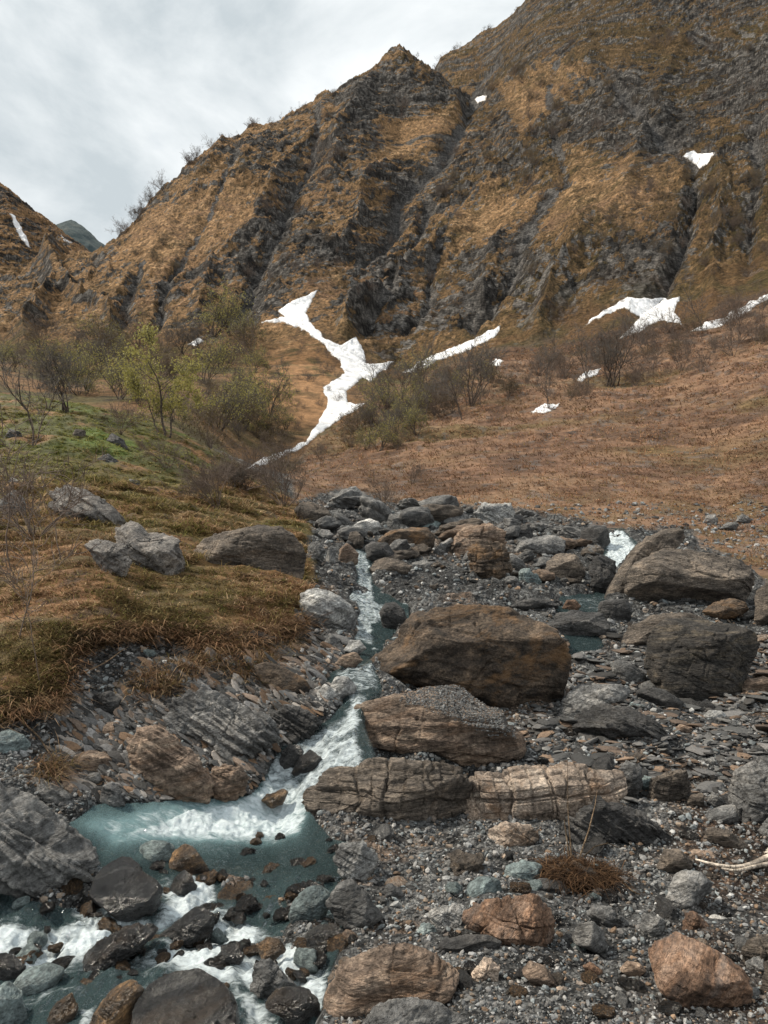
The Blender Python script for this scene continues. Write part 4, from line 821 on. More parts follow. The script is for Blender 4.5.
def pebble_mesh(name, X, Y, Z, size, flat, mat, sub=1, tilt=.35, dip=None, pal=PAL, lift=.25, aspect=(1.0, .75), seed=0, rotz=None, wetmul=None):
    n = len(X); r = np.random.default_rng(seed+900)
    nt_ = 14; q, fc = ico(sub)
    T = []
    for k in range(nt_):
        inv = np.zeros(len(q))
        for _ in range(9):
            nn_ = r.normal(size=3); nn_ /= np.linalg.norm(nn_); inv += np.clip(q@nn_/r.uniform(.6, .95), 0, None)**24
        T.append(q*np.minimum(1, (inv+1e-12)**(-1/24))[:, None]*r.uniform(.9, 1.1, (len(q), 1)))
    T = np.array(T)
    ti = r.integers(0, nt_, n)
    sc_ = np.stack([size*aspect[0]*r.uniform(.85, 1.35, n), size*aspect[1]*r.uniform(.7, 1.1, n), size*flat*r.uniform(.7, 1.3, n)], 1)
    rz = r.uniform(0, 6.28, n) if rotz is None else rotz+r.normal(0, .25, n)
    R = euler_mats(r.normal(0, tilt, n), r.normal(0, tilt, n), rz)
    if dip is not None:
        D_ = euler_mats(np.full(n, dip[0])+r.normal(0, .12, n), np.full(n, dip[1])+r.normal(0, .12, n), np.zeros(n)); R = D_@R
    V = np.einsum('nij,nvj->nvi', R, T[ti]*sc_[:, None, :])
    V += np.stack([X, Y, Z+size*flat*lift], 1)[:, None, :]
    c = pal[r.integers(0, len(pal), n)]*r.uniform(.55, 1.35, (n, 1))
    if wetmul is not None: c = c*wetmul[:, None]
    c = np.repeat(c, len(q), 0)
    f = (fc[None]+(np.arange(n)*len(q))[:, None, None]).reshape(-1, 3)
    return mesh_np(name, V.reshape(-1, 3), f, mat, {'Col': c}, smooth=False)
M_PEB = mat_vcol('gravel_stones', .75, .35, .4, 60)
def gmask(u, v): return polymask(u, v, R_GRASS, 6)
def px_sample(n, u0, u1, v0, v1, seed, water=.0, grass=0.0, poly=None, ymax=30):
    r = np.random.default_rng(seed)
    u = r.uniform(u0, u1, n); v = r.uniform(v0, v1, n)
    k = np.ones(n, bool)
    if poly is not None: k &= polymask(u, v, poly, 6) > r.random(n)
    k &= (gmask(u, v) <= grass+.02) | (r.random(n) < grass)
    k &= (water_mask(u, v) < .3) | (r.random(n) < water)
    u, v = u[k], v[k]
    X, Y, Z, ok = hit(u, v, 2.0, 40, sheet_z, 260)
    ok &= Y < ymax
    return u[ok], v[ok], X[ok], Y[ok], Z[ok]
# gravel: fine everywhere on the bed, coarser up the stream
u, v, X, Y, Z = px_sample(52000, -20, 790, 503, 1040, 11, .6)
sz = np.random.default_rng(3).lognormal(0, .5, len(u))*1.45
sz = sz*np.where(v < 610, 1.45, 1.0)*(1+1.3*(np.random.default_rng(6).random(len(u)) > .93))
sz = np.minimum(sz, np.where(v < 610, 3.6, 4.6))
drop = (v < 610) & (np.random.default_rng(8).random(len(u)) < .6)
u, v, X, Y, Z, sz = (a_[~drop] for a_ in (u, v, X, Y, Z, sz))
g1 = pebble_mesh('gravel', X, Y, Z, sz*Y/F*1.0, .6, M_PEB, 1, .4, seed=1); g1['kind'] = 'stuff'
# slate flakes: flat on the right, tipped with the bedding on the left bank
R_FLAT = [(540,640),(800,640),(800,800),(640,800),(540,770),(520,740)]
u, v, X, Y, Z = px_sample(2600, 500, 800, 620, 850, 21, .2, poly=R_FLAT)
sz = np.random.default_rng(4).lognormal(0, .45, len(u))*4.2
PD = np.array([(.035,.035,.034),(.06,.06,.058),(.09,.088,.085),(.12,.118,.112),(.15,.145,.14),(.11,.08,.06),(.16,.11,.075),(.045,.043,.04)])
g2 = pebble_mesh('slate_rubble', X, Y, Z, sz*Y/F, .28, M_PEB, 2, .16, pal=PD, aspect=(1.3, .9), seed=2, lift=.2); g2['kind'] = 'stuff'
PB = np.array([(.035,.035,.034),(.07,.07,.068),(.12,.118,.115),(.17,.165,.16),(.045,.043,.04),(.20,.15,.115),(.09,.085,.08),(.16,.10,.06),(.25,.225,.20)])
R_BANK = [(60,700),(118,690),(150,664),(250,645),(345,640),(350,690),(290,735),(262,780),(230,800),(120,805),(60,790)]
u, v, X, Y, Z = px_sample(4200, 40, 360, 630, 810, 31, .0, poly=R_BANK)
sz = np.random.default_rng(5).lognormal(0, .5, len(u)).clip(.2, 2.3)*3.1
g3 = pebble_mesh('slate_layers', X, Y, Z, sz*Y/F, .30, M_PEB, 2, .10, dip=(.40, .58), pal=PB, aspect=(1.9, .9), seed=3, lift=.1, rotz=np.zeros(len(u))); g3['kind'] = 'stuff'
# bigger loose stones: every one an object
_stone_mats = ['grey', 'grey', 'pale', 'teal', 'dark', 'tan', 'umber', 'grey', 'grey', 'umber', 'dark', 'grey', 'ledge', 'grey', 'wet', 'gold', 'wet', 'wet']
STONES = []
for k in range(36):
    q, fc = ico(4)
    p = rock_points(q, (1.0, random.uniform(.65, .95), random.uniform(.42, .75)), ['blocky', 'layered', 'slab', 'boulder', 'blocky'][k % 5], 300+k, None, 1.7)
    STONES.append((p, fc, RM[_stone_mats[k % 18]], _stone_mats[k % 18]))
_stone_mesh = {}
def stones(n, box, seed, size, label, group, poly=None, water=0.0, only=None, name='stone', cat='stone', up=.12, spread=.35, flat=1.0):
    r = np.random.default_rng(seed)
    u, v, X, Y, Z = px_sample(n*4, *box, seed, water, poly=poly)
    for i in range(min(n, len(u))):
        ks = [k for k in range(36) if only is None or STONES[k][3] in only]; k = ks[r.integers(0, len(ks))]
        if k not in _stone_mesh:
            o = mesh_np('stone', STONES[k][0], STONES[k][1], STONES[k][2]); _stone_mesh[k] = o
        else:
            o = _stone_mesh[k].copy(); COL.objects.link(o)
        s = float(np.clip(r.lognormal(math.log(size), spread), size*.5, size*2.4))*Y[i]/F
        if water == 1.0: Z[i] = max(Z[i], float(H0(np.array([X[i]]), np.array([Y[i]]))[0])-s*r.uniform(.2, .5))
        o.location = (X[i], Y[i]+s*.3, Z[i]+s*(up if up < .5 else r.uniform(.05, up))); o.scale = (s, s*r.uniform(.8, 1.1), s*flat*r.uniform(.75, 1.1)); o.rotation_euler = (r.normal(0, .25), r.normal(0, .25), r.uniform(0, 6.28))
        o.name = name; tag(o, label, cat, group)

stones(50, (330, 780, 512, 640), 41, 4.6, 'loose stone in the rubble of the upper streambed', 'loose stones of the upper streambed')
R_PILE = [(318,520),(345,510),(390,514),(440,511),(480,508),(530,516),(590,530),(610,538),(620,545),(600,590),(540,585),(500,590),(440,580),(400,575),(380,548),(330,545)]
stones(100, (310, 640, 506, 600), 47, 11.0, 'medium boulder in the crowded pile across the upper streambed', 'medium boulders of the upper pile', poly=R_PILE, only=('grey', 'dark', 'umber', 'tan'), name='pile_boulder', cat='boulder', up=.5, spread=.6, flat=.72)
stones(26, (300, 440, 520, 660), 42, 6.0, 'loose stone beside the left waterfall stream', 'loose stones beside the left waterfall')
stones(85, (330, 780, 835, 1020), 43, 9.0, 'loose stone on the foreground gravel', 'loose stones on the foreground gravel')
stones(50, (540, 780, 640, 835), 44, 9.0, 'loose stone on the slate between the boulders and the ledge', 'loose stones on the slate at right')
stones(22, (20, 340, 640, 800), 45, 6.0, 'loose stone on the rocky left bank', 'loose stones of the left bank', only=('grey', 'tan', 'umber', 'dark'))
stones(60, (0, 340, 862, 1020), 46, 11.0, 'larger wet stone in the white water of the lower rapids', 'wet stones in the rapids', water=1.0, only=('wet', 'wet', 'gold', 'teal'))

stones(90, (0, 345, 850, 1020), 48, 7.5, 'small wet stone just breaking the water of the rapids', 'low stones in the rapids', water=1.0, poly=[(100,905),(150,855),(345,852),(350,1024),(0,1024),(0,965),(120,960)], only=('wet', 'gold'), name='river_stone')
# dark gravel lying on the back of the tan boulder
from mathutils.bvhtree import BVHTree
def gravel_on(label_start, poly, n, seed):
    o = [o_ for o_ in COL.objects if o_.get('label', '').startswith(label_start)][0]
    me = o.data; vs_ = [Vector(v_.co)+o.location for v_ in me.vertices]; bv = BVHTree.FromPolygons(vs_, [tuple(p_.vertices) for p_ in me.polygons])
    r = np.random.default_rng(seed); a = np.array(poly, float); P = []
    for _ in range(n):
        u_, v_ = r.uniform(a[:, 0].min(), a[:, 0].max()), r.uniform(a[:, 1].min(), a[:, 1].max())
        if polymask(np.array([u_]), np.array([v_]), poly, 5)[0] < r.random(): continue
        t = Vector(unproj(u_, v_, 10.0))-Vector((0, 0, CZ)); h_ = bv.ray_cast(Vector((0, 0, CZ)), t.normalized())
        if h_[0] is not None and h_[1].z > .25: P.append(h_[0][:])
    P = np.array(P); k_ = r.lognormal(0, .4, len(P))*.0065
    g = pebble_mesh('gravel', P[:, 0], P[:, 1], P[:, 2], k_, .6, M_PEB, 1, .4, seed=8, pal=np.array([(.10,.10,.098),(.14,.14,.137),(.075,.075,.073),(.19,.188,.18)])); g['kind'] = 'stuff'
gravel_on('tan layered boulder capped', [(400,700),(420,688),(440,683),(465,685),(485,695),(505,715),(518,738),(490,738),(455,718),(425,706)], 14000, 15)
# ------------------------------------------------------------------ water
def mat_water():
    m, nt, b, out = new_mat('stream_water'); nt.nodes.remove(b)
    geo = nd(nt, 'ShaderNodeNewGeometry'); P = geo.outputs['Position']
    fo = nd(nt, 'ShaderNodeAttribute', attribute_name='Foam')
    S = mapped(nt, P, (.55, 1.25, .8), (0, 0, -.45))
    n1 = noise(nt, S, 9, 8, .68, 1.2); n2 = noise(nt, S, 30, 6, .7, .6); n3 = noise(nt, P, 5.5, 6, .6, 1.0)
    a = nd(nt, 'ShaderNodeMath', {0: n1, 1: 1.5, 2: -1.2}, operation='MULTIPLY_ADD'); a2 = nd(nt, 'ShaderNodeMath', {0: n2, 1: .9, 2: a.outputs[0]}, operation='MULTIPLY_ADD')
    s = nd(nt, 'ShaderNodeMath', {0: fo.outputs['Fac'], 1: a2.outputs[0]}, operation='ADD')
    k = nd(nt, 'ShaderNodeMapRange', {'Value': s.outputs[0], 'From Min': .46, 'From Max': 1.25}); k.interpolation_type = 'SMOOTHSTEP'
    hb = nd(nt, 'ShaderNodeMath', {0: n3, 1: n2}, operation='ADD')
    bp = nd(nt, 'ShaderNodeBump', {'Strength': 1.0, 'Distance': .3, 'Height': hb.outputs[0]})
    tr = nd(nt, 'ShaderNodeBsdfTransparent', {'Color': (.82, .89, .88, 1)})
    df = nd(nt, 'ShaderNodeBsdfDiffuse', {'Color': (.18, .285, .30, 1)})
    dp = nd(nt, 'ShaderNodeAttribute', attribute_name='Deep')
    m0 = nd(nt, 'ShaderNodeMixShader', {0: dp.outputs['Fac'], 1: tr.outputs[0], 2: df.outputs[0]})
    gl = nd(nt, 'ShaderNodeBsdfGlossy', {'Color': (.9, .95, 1, 1), 'Roughness': .08, 'Normal': bp.outputs[0]})
    fr = nd(nt, 'ShaderNodeFresnel', {'IOR': 1.42, 'Normal': bp.outputs[0]})
    m1 = nd(nt, 'ShaderNodeMixShader', {0: fr.outputs[0], 1: m0.outputs[0], 2: gl.outputs[0]})
    wf = nd(nt, 'ShaderNodeBsdfPrincipled', {'Base Color': (.66, .74, .77, 1), 'Roughness': .45})
    hb2 = nd(nt, 'ShaderNodeMath', {0: n1, 1: n2}, operation='ADD')
    bp2 = nd(nt, 'ShaderNodeBump', {'Strength': .7, 'Distance': .05, 'Height': hb2.outputs[0]}); nt.links.new(bp2.outputs[0], wf.inputs['Normal'])
    m2 = nd(nt, 'ShaderNodeMixShader', {0: k.outputs[0], 1: m1.outputs[0], 2: wf.outputs[0]})
    nt.links.new(m2.outputs[0], out.inputs['Surface'])
    return m
M_WATER = mat_water()
def water_sheet(name, a0, a1, na, ys):
    a, y = np.meshgrid(np.linspace(a0, a1, na), ys, indexing='ij'); X = a*(y+8)
    H = H0(X, y); u, v = proj(X, y, H)
    jit = 9*fbm2(X*1.6, y*1.6, 4, 40)*np.clip(8/(y+2), .2, 1.2)
    m = water_mask(u+jit, v+jit*.6)
    fo = np.zeros(u.shape)
    j2 = 10*fbm2(X*2.2, y*2.2, 4, 201)*np.clip(8/(y+2), .2, 1.2)
    for p, s, k in FOAM: fo = np.maximum(fo, k*polymask(u+j2, v+j2*.6, p, s))
    casc = sstep(.5, .9, fo)
    t = fbm2(X*3.2+.4*y, y*2.2, 5, 211, .6); t2 = fbm2(X*9, y*6, 3, 217, .6)
    low = polymask(u, v, W_LOW, 8)
    pool = polymask(u, v, [(60,818),(85,798),(270,788),(306,805),(296,832),(215,846),(110,852)], 22); lo2 = polymask(u, v, W_LOW, 26)
    Z = H-.015+(.016+.05*casc+.06*low)*t*np.clip(y/6, .8, 2)+(.008+.026*casc+.022*low)*t2+(.004+.016*casc+.009*low)*fbm2(X*24, y*15, 3, 223, .6)
    Z = np.where(m < .5, Z-(.5-m)*.12, Z)
    fo = fo+.16*low+.34*low*sstep(-.05, .3, fbm2(X*2.0, y*2.0, 4, 221))+.16*low*sstep(.0, .5, t)+.20*pool
    deep = np.clip(.10+(.26+.40*sstep(.1, .6, fo))*pool*(1-lo2)+.03*low, 0, .7)
    mm = m[:-1, :-1]
    keep = np.maximum(np.maximum(m[:-1, :-1], m[1:, 1:]), np.maximum(m[1:, :-1], m[:-1, 1:])) > .12
    o = grid_mesh(name, X, y, Z, M_WATER, {'Foam': fo, 'Deep': deep}, keep); o['kind'] = 'structure'
    return o
water_sheet('stream_water', -.34, .02, 620, np.array(lin(2.0, 8.4, .013)))
water_sheet('stream_water', -.12, .02, 300, np.array(lin(8.41, 22, .04)))
water_sheet('stream_water', .10, .32, 420, np.array(lin(10.0, 24, .035)))
# ------------------------------------------------------------------ snow
def mat_snow():
    m, nt, b, out = new_mat('old_snow'); geo = nd(nt, 'ShaderNodeNewGeometry'); P = geo.outputs['Position']
    n1 = noise(nt, P, .35, 6, .6); n2 = noise(nt, P, 1.3, 6, .68)
    c = ramp(nt, n1, [(.32, (.50, .51, .53)), (.5, (.74, .75, .76)), (.7, (.84, .85, .86))])
    ed_ = nd(nt, 'ShaderNodeAttribute', attribute_name='Edge').outputs['Fac']; dn_ = nd(nt, 'ShaderNodeMath', {0: n2, 1: .9, 2: ed_}, operation='MULTIPLY_ADD').outputs[0]
    c = mul(nt, (.20, .165, .13), c, nd(nt, 'ShaderNodeMapRange', {'Value': dn_, 'From Min': .85, 'From Max': 1.2}).outputs[0], 'MIX')
    c = mul(nt, c, ramp(nt, n2, [(.28, (.45, .40, .35)), (.46, (1, 1, 1))])); nt.links.new(c, b.inputs['Base Color']); b.inputs['Roughness'].default_value = .6
    bp = nd(nt, 'ShaderNodeBump', {'Strength': .5, 'Distance': .3, 'Height': n2}); nt.links.new(bp.outputs[0], b.inputs['Normal'])
    return m
M_SNOW = mat_snow()
SNOW = [
 ('longest snow tongue, winding down the gully past the orange fan', [(262,322),(285,317),(278,312),(288,304),(318,290),(312,302),(306,314),(312,326),(325,338),(340,346),(356,337),(364,352),(366,364),(393,362),(380,374),(372,382),(362,377),(356,384),(345,390),(348,403),(366,404),(345,416),(330,427),(315,437),(300,449),(275,461),(240,474),(262,458),(290,450),(306,440),(318,424),(328,404),(324,388),(345,374),(340,362),(328,350),(318,340),(300,328),(285,323)], 1.2),
 ('long straight snow strip below the cliff foot, right of the snow tongue', [(402,373),(430,356),(470,341),(500,326),(496,336),(470,349),(440,360),(418,372)], .9),
 ('forked snow field under the cliffs on the right', [(584,325),(605,310),(628,297),(650,300),(680,298),(675,312),(682,324),(660,321),(640,331),(618,340),(640,318),(625,308),(608,314)], .9),
 ('small snow patch highest on the right cliff', [(682,157),(693,152),(698,155),(716,153),(708,163),(700,168),(693,162)], .7),
 ('tiny snow scrap in the notch between the two peaks', [(475,98),(487,96),(485,102),(478,103)], .6),
 ('slanting snow patch beside the bare tree on the right slope', [(576,380),(590,370),(601,368),(596,375),(582,382)], .6),
 ('flat snow patch lowest on the right slope', [(530,412),(545,404),(560,404),(550,411),(538,414)], .6),
 ('tiny snow dot between the snow strip and the bushes', [(489,364),(496,359),(503,361),(500,367)], .6),
 ('thin snow line behind the shrubs at the right edge', [(690,332),(705,323),(720,319),(745,305),(768,294),(800,280),(802,287),(768,300),(745,313),(720,327),(702,331)], .7),
 ('snow streak on the far orange hill at upper left', [(9,213),(15,216),(22,228),(31,248),(25,246),(17,232)], .5),
 ('snow speck near the saddle at upper left', [(61,235),(66,239),(72,244),(65,243)], .5),
 ('small snow scrap above the left valley trees', [(187,344),(196,339),(204,341),(196,346)], .6)]
for lb, poly, soft in SNOW:
    pa = np.array(poly, float); st = .55
    uu, vv = np.meshgrid(np.arange(pa[:, 0].min()-3, pa[:, 0].max()+3, st), np.arange(pa[:, 1].min()-3, pa[:, 1].max()+3, st), indexing='ij')
    jx = 2.2*fbm2(uu*.16, vv*.16, 4, 231); jy = 2.2*fbm2(uu*.16+7, vv*.16, 4, 232)
    mk = polymask(uu+jx, vv+jy, poly, 2.2)
    X, Y, Z, ok = hit(uu.ravel(), vv.ravel(), 25, 480, sheet_z, 420)
    X, Y, Z = (q_.reshape(uu.shape) for q_ in (X, Y, Z)); ok = ok.reshape(uu.shape)
    th = np.clip(Y/110, .35, 2.2)
    Z = Z+th*(-.12+.36*mk)
    good = (mk > .30) & ok
    cell = good[:-1, :-1] & good[1:, :-1] & good[1:, 1:] & good[:-1, 1:]
    ymin = np.minimum.reduce([Y[:-1, :-1], Y[1:, :-1], Y[1:, 1:], Y[:-1, 1:]]); ymax = np.maximum.reduce([Y[:-1, :-1], Y[1:, :-1], Y[1:, 1:], Y[:-1, 1:]])
    cell &= (ymax-ymin) < .06*ymin
    o = grid_mesh('snow_patch', X[:, ::-1], Y[:, ::-1], Z[:, ::-1], M_SNOW, {'Edge': mk[:, ::-1]}, cell[:, ::-1])
    tag(o, lb, 'snow patch', None, 'thing')
# ------------------------------------------------------------------ the peak seen through the saddle
def far_peak():
    m, nt, b, out = new_mat('far_peak_rock'); geo = nd(nt, 'ShaderNodeNewGeometry')
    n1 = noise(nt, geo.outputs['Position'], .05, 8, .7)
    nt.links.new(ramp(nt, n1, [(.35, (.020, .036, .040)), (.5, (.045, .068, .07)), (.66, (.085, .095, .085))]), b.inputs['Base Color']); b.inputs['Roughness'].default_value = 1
    bp = nd(nt, 'ShaderNodeBump', {'Strength': 1, 'Distance': 8, 'Height': n1}); nt.links.new(bp.outputs[0], b.inputs['Normal'])
    n = 160; D = 1000.0
    sky = [(-60,300),(20,250),(52,236),(60,227),(66,222),(72,219.5),(77,222),(82,225),(90,231),(98,239),(108,248),(140,280),(200,330)]
    us = np.linspace(-60, 200, n)
    vs_ = np.interp(us, [p[0] for p in sky], [p[1] for p in sky])+1.0*fbm2(us*.4, us*0, 4, 240)
    X0, _, Zt = unproj(us, vs_, np.full(n, D))
    t = np.linspace(-1, 1, 120)
    TT, UU = np.meshgrid(t, np.arange(n), indexing='ij')
    X = X0[UU]; Y = D+TT*420; Zb = 200
    Z = Zb+(Zt[UU]-Zb)*(1-np.abs(TT))+28*fbm2(X/70, Y/70, 5, 245, .6, True)*np.abs(TT)**.7*(1-np.abs(TT))*2
    o = grid_mesh('distant_peak', X.T, Y.T, Z.T, m); o['kind'] = 'structure'
far_peak()
# ------------------------------------------------------------------ grass
M_GRASS = mat_vcol('dry_grass_blades', .9, .1, 0, 3)
_nt = M_GRASS.node_tree; _at = [n_ for n_ in _nt.nodes if n_.type == 'ATTRIBUTE'][0]; _pb = [n_ for n_ in _nt.nodes if n_.type == 'BSDF_PRINCIPLED'][0]; _ou = [n_ for n_ in _nt.nodes if n_.type == 'OUTPUT_MATERIAL'][0]
_tl = nd(_nt, 'ShaderNodeBsdfTranslucent'); _nt.links.new(_at.outputs['Color'], _tl.inputs['Color'])
_mx = nd(_nt, 'ShaderNodeMixShader', {0: .4, 1: _pb.outputs[0], 2: _tl.outputs[0]}); _nt.links.new(_mx.outputs[0], _ou.inputs[0])
def blades(name, X, Y, Z, ln, wd, cols, seed, lean=None, per=8, spread=.05, upf=.75):
    r = np.random.default_rng(seed); n = len(X)*per
    X, Y, Z, ln, wd = (np.repeat(a, per) for a in (X, Y, Z, ln, wd))
    cols = np.clip(np.repeat(cols, per, 0)*r.uniform(.6, 1.7, (n, 1))*np.array((1.3, 1.34, 1.45)), 0, .8)
    X = X+r.normal(0, 1, n)*spread*ln/.2; Y = Y+r.normal(0, 1, n)*spread*ln/.2
    az = r.uniform(0, 6.283, n); up_ = np.clip(r.normal(upf, .22, n), .15, 1.2)
    hd = np.sqrt(np.clip(1-np.minimum(up_, .98)**2, .05, 1))
    dx, dy = np.cos(az)*hd, np.sin(az)*hd
    if lean is not None: dx = dx+lean[0]; dy = dy+lean[1]
    L = ln*r.uniform(.6, 1.4, n)
    px, py = -np.sin(az), np.cos(az)
    w = wd*r.uniform(.7, 1.3, n)
    b = np.stack([X, Y, Z-.02], 1); D = np.stack([dx, dy, up_], 1)*L[:, None]; Pn = np.stack([px, py, np.zeros(n)], 1)*w[:, None]*.5
    m = b+D*.55; droop = np.stack([dx*.35, dy*.35, -.35*hd], 1)*L[:, None]
    t = b+D+droop*.8
    V = np.stack([b-Pn, b+Pn, m+Pn*.8, m-Pn*.8, t], 1)
    f = np.array([[0, 1, 2], [0, 2, 3], [3, 2, 4]])
    F_ = (f[None]+(np.arange(n)*5)[:, None, None]).reshape(-1, 3)
    o = mesh_np(name, V.reshape(-1, 3), F_, M_GRASS, {'Col': np.repeat(cols, 5, 0)}, smooth=True)
    o['kind'] = 'stuff'; return o
GP = np.array([(.20,.125,.066),(.155,.090,.046),(.26,.175,.10),(.13,.090,.038),(.105,.085,.028),(.32,.225,.13),(.07,.045,.026),(.15,.082,.046),(.12,.10,.035)])
r_ = np.random.default_rng(77)
n = 20000
u = r_.uniform(-60, 330, n); v = r_.uniform(395, 745, n)
k = polymask(u+8*fbm2(u*.05, v*.05, 3, 251), v+8*fbm2(u*.05, v*.05+9, 3, 252), R_GRASS, 5) > .45
# bare outcrops and the bare chute stay clear of grass
for (nm, lb, mt_, st_, pts, th_) in ROCKS:
    if min(p[0] for p in pts) < 320 and max(p[1] for p in pts) < 650:
        a_ = np.array(pts, float); c_ = a_.mean(0); k &= polymask(u, v, list(map(tuple, c_+(a_-c_)*.8+np.array([0, -2]))), 2) < .5
u, v = u[k], v[k]
X, Y, Z, ok = hit(u, v, 4, 45, sheet_z, 300); X, Y, Z, u, v = X[ok], Y[ok], Z[ok], u[ok], v[ok]
pn = fbm2(X*.8, Y*.8, 4, 255); gr = polymask(u, v, R_GREEN, 25)
base = GP[r_.integers(0, len(GP), len(X))]
base = np.where((pn > .12)[:, None], base*np.array((.66, .74, .58)), base)
gg_ = sstep(-.3, .25, fbm2(X*.5, Y*.5, 4, 257)+.2)*np.clip(gr*.95+.12*sstep(9, 15, Y), 0, 1)
base = mixc(base, np.array((.125, .125, .030))*r_.uniform(.6, 1.4, (len(X), 1)), gg_*.85)
lg = np.where(gr > .3, .06, .115)*np.clip(1+.6*fbm2(X*1.5, Y*1.5, 3, 259), .5, 1.6)*np.clip(Y/9, .75, 1.6)
blades('dry_grass', X, Y, Z, lg, np.clip(.0075*Y/8, .004, .03), base, 5, (.12, -.30), 9, .09, .34)
# turf edge hanging over the bare bank
edge = [(0,722),(58,704),(72,660),(100,643),(130,640),(186,642),(232,654),(262,644),(285,636),(300,625),(306,600)]
eu, ev = [], []
for (x0, y0), (x1, y1) in zip(edge[:-1], edge[1:]):
    m_ = int(math.hypot(x1-x0, y1-y0)*3.2); t = r_.random(m_); eu += list(x0+(x1-x0)*t+r_.normal(0, 4, m_)); ev += list(y0+(y1-y0)*t+r_.normal(-5, 6, m_))
X, Y, Z, ok = hit(np.array(eu), np.array(ev), 4, 30, sheet_z, 300); X, Y, Z = X[ok], Y[ok], Z[ok]
c_ = np.array([(.18,.105,.055),(.14,.080,.042),(.085,.050,.028),(.24,.16,.09)])[r_.integers(0, 4, len(X))]
blades('dry_grass', X, Y, Z+.04, .19*np.clip(Y/8, .7, 1.3)*r_.uniform(.5, 1.3, len(X)), .007*Y/8, c_, 6, (.15, -.5), 7, .08, .12)
# tufts on the bare part of the left bank
tu, tv = [], []
for (cx, cy, rx, ry, m_) in [(150,682,26,14,90), (185,668,25,9,70), (262,655,14,12,60), (245,668,14,16,60), (52,770,14,10,60), (160,690,14,12,40), (40,705,18,10,60), (205,660,20,9,50), (290,640,12,12,40)]:
    tu += list(cx+r_.normal(0, .55, m_)*rx); tv += list(cy+r_.normal(0, .55, m_)*ry)
X, Y, Z, ok = hit(np.array(tu), np.array(tv), 4, 30, sheet_z, 300); X, Y, Z = X[ok], Y[ok], Z[ok]
blades('dry_grass', X, Y, Z+.02, np.full(len(X), .17), .007*Y/8, GP[r_.integers(0, 8, len(X))]*.8, 7, (.15, -.3), 9, .06, .4)
# thin grass on the right-hand slope and the valley floor
n = 26000
u = r_.uniform(150, 790, n); v = 290+300*r_.random(n)**.62
k = polymask(u, v, R_SLOPE, 6) > .5
u, v = u[k], v[k]; X, Y, Z, ok = hit(u, v, 18, 115, sheet_z, 300); X, Y, Z = X[ok], Y[ok], Z[ok]
SP_ = .85*np.array([(.20,.110,.060),(.16,.085,.046),(.25,.145,.08),(.14,.078,.045),(.17,.105,.055),(.11,.065,.04),(.15,.105,.045)])
pn = fbm2(X*.25, Y*.25, 4, 261)
c_ = SP_[r_.integers(0, 7, len(X))]*np.clip(1+.8*pn, .45, 1.5)[:, None]
blades('dry_grass', X, Y, Z, np.clip(.0042*Y, .12, .35), .0011*Y, c_, 8, (-.15, -.2), 5, .16, .55)
# ------------------------------------------------------------------ trees and shrubs
M_BARK = mat_rock('grey_brown_bark', (.030, .024, .020), (.060, .048, .040), (.10, .085, .07), 3, (0, 0, 0), .4, .9, .1)
M_TWIG, _nt, _b, _o = new_mat('brown_twigs'); _b.inputs['Base Color'].default_value = (.105, .076, .058, 1); _b.inputs['Roughness'].default_value = .9
M_TWIG_G, _nt, _b, _o = new_mat('grey_twigs'); _b.inputs['Base Color'].default_value = (.095, .082, .070, 1); _b.inputs['Roughness'].default_value = .9
def mat_leaf(name, ca, cb):
    m, nt, b, out = new_mat(name); at = nd(nt, 'ShaderNodeAttribute', attribute_name='Tone')
    nt.links.new(ramp(nt, at.outputs['Fac'], [(0, ca), (1, cb)]), b.inputs['Base Color']); b.inputs['Roughness'].default_value = .7
    tl = nd(nt, 'ShaderNodeBsdfTranslucent', {'Color': (*cb, 1)}); mx = nd(nt, 'ShaderNodeMixShader', {0: .3, 1: b.outputs[0], 2: tl.outputs[0]}); nt.links.new(mx.outputs[0], out.inputs[0])
    return m
M_LEAF = mat_leaf('young_leaves', (.15, .14, .035), (.38, .34, .10))
M_LEAF_B = mat_leaf('dull_buds', (.060, .042, .022), (.115, .085, .035))
def tubes(segs, sides):
    """segs: rows of p0(3) p1(3) r0 r1"""
    S = np.array(segs); p0, p1, r0, r1 = S[:, :3], S[:, 3:6], S[:, 6], S[:, 7]
    d = p1-p0; d /= np.linalg.norm(d, axis=1)[:, None]+1e-9
    a = np.where(np.abs(d[:, 2:3]) < .9, np.array([[0, 0, 1.]]), np.array([[1., 0, 0]])); x = np.cross(d, a); x /= np.linalg.norm(x, axis=1)[:, None]+1e-9; y = np.cross(d, x)
    th = np.arange(sides)*2*math.pi/sides
    ring = np.cos(th)[None, :, None]*x[:, None]+np.sin(th)[None, :, None]*y[:, None]
    V = np.concatenate([p0[:, None]+ring*r0[:, None, None], p1[:, None]+ring*r1[:, None, None]], 1)
    k = np.arange(sides); f = np.stack([k, (k+1) % sides, (k+1) % sides+sides, k+sides], 1)
    return V.reshape(-1, 3), (f[None]+(np.arange(len(S))*2*sides)[:, None, None]).reshape(-1, 4)
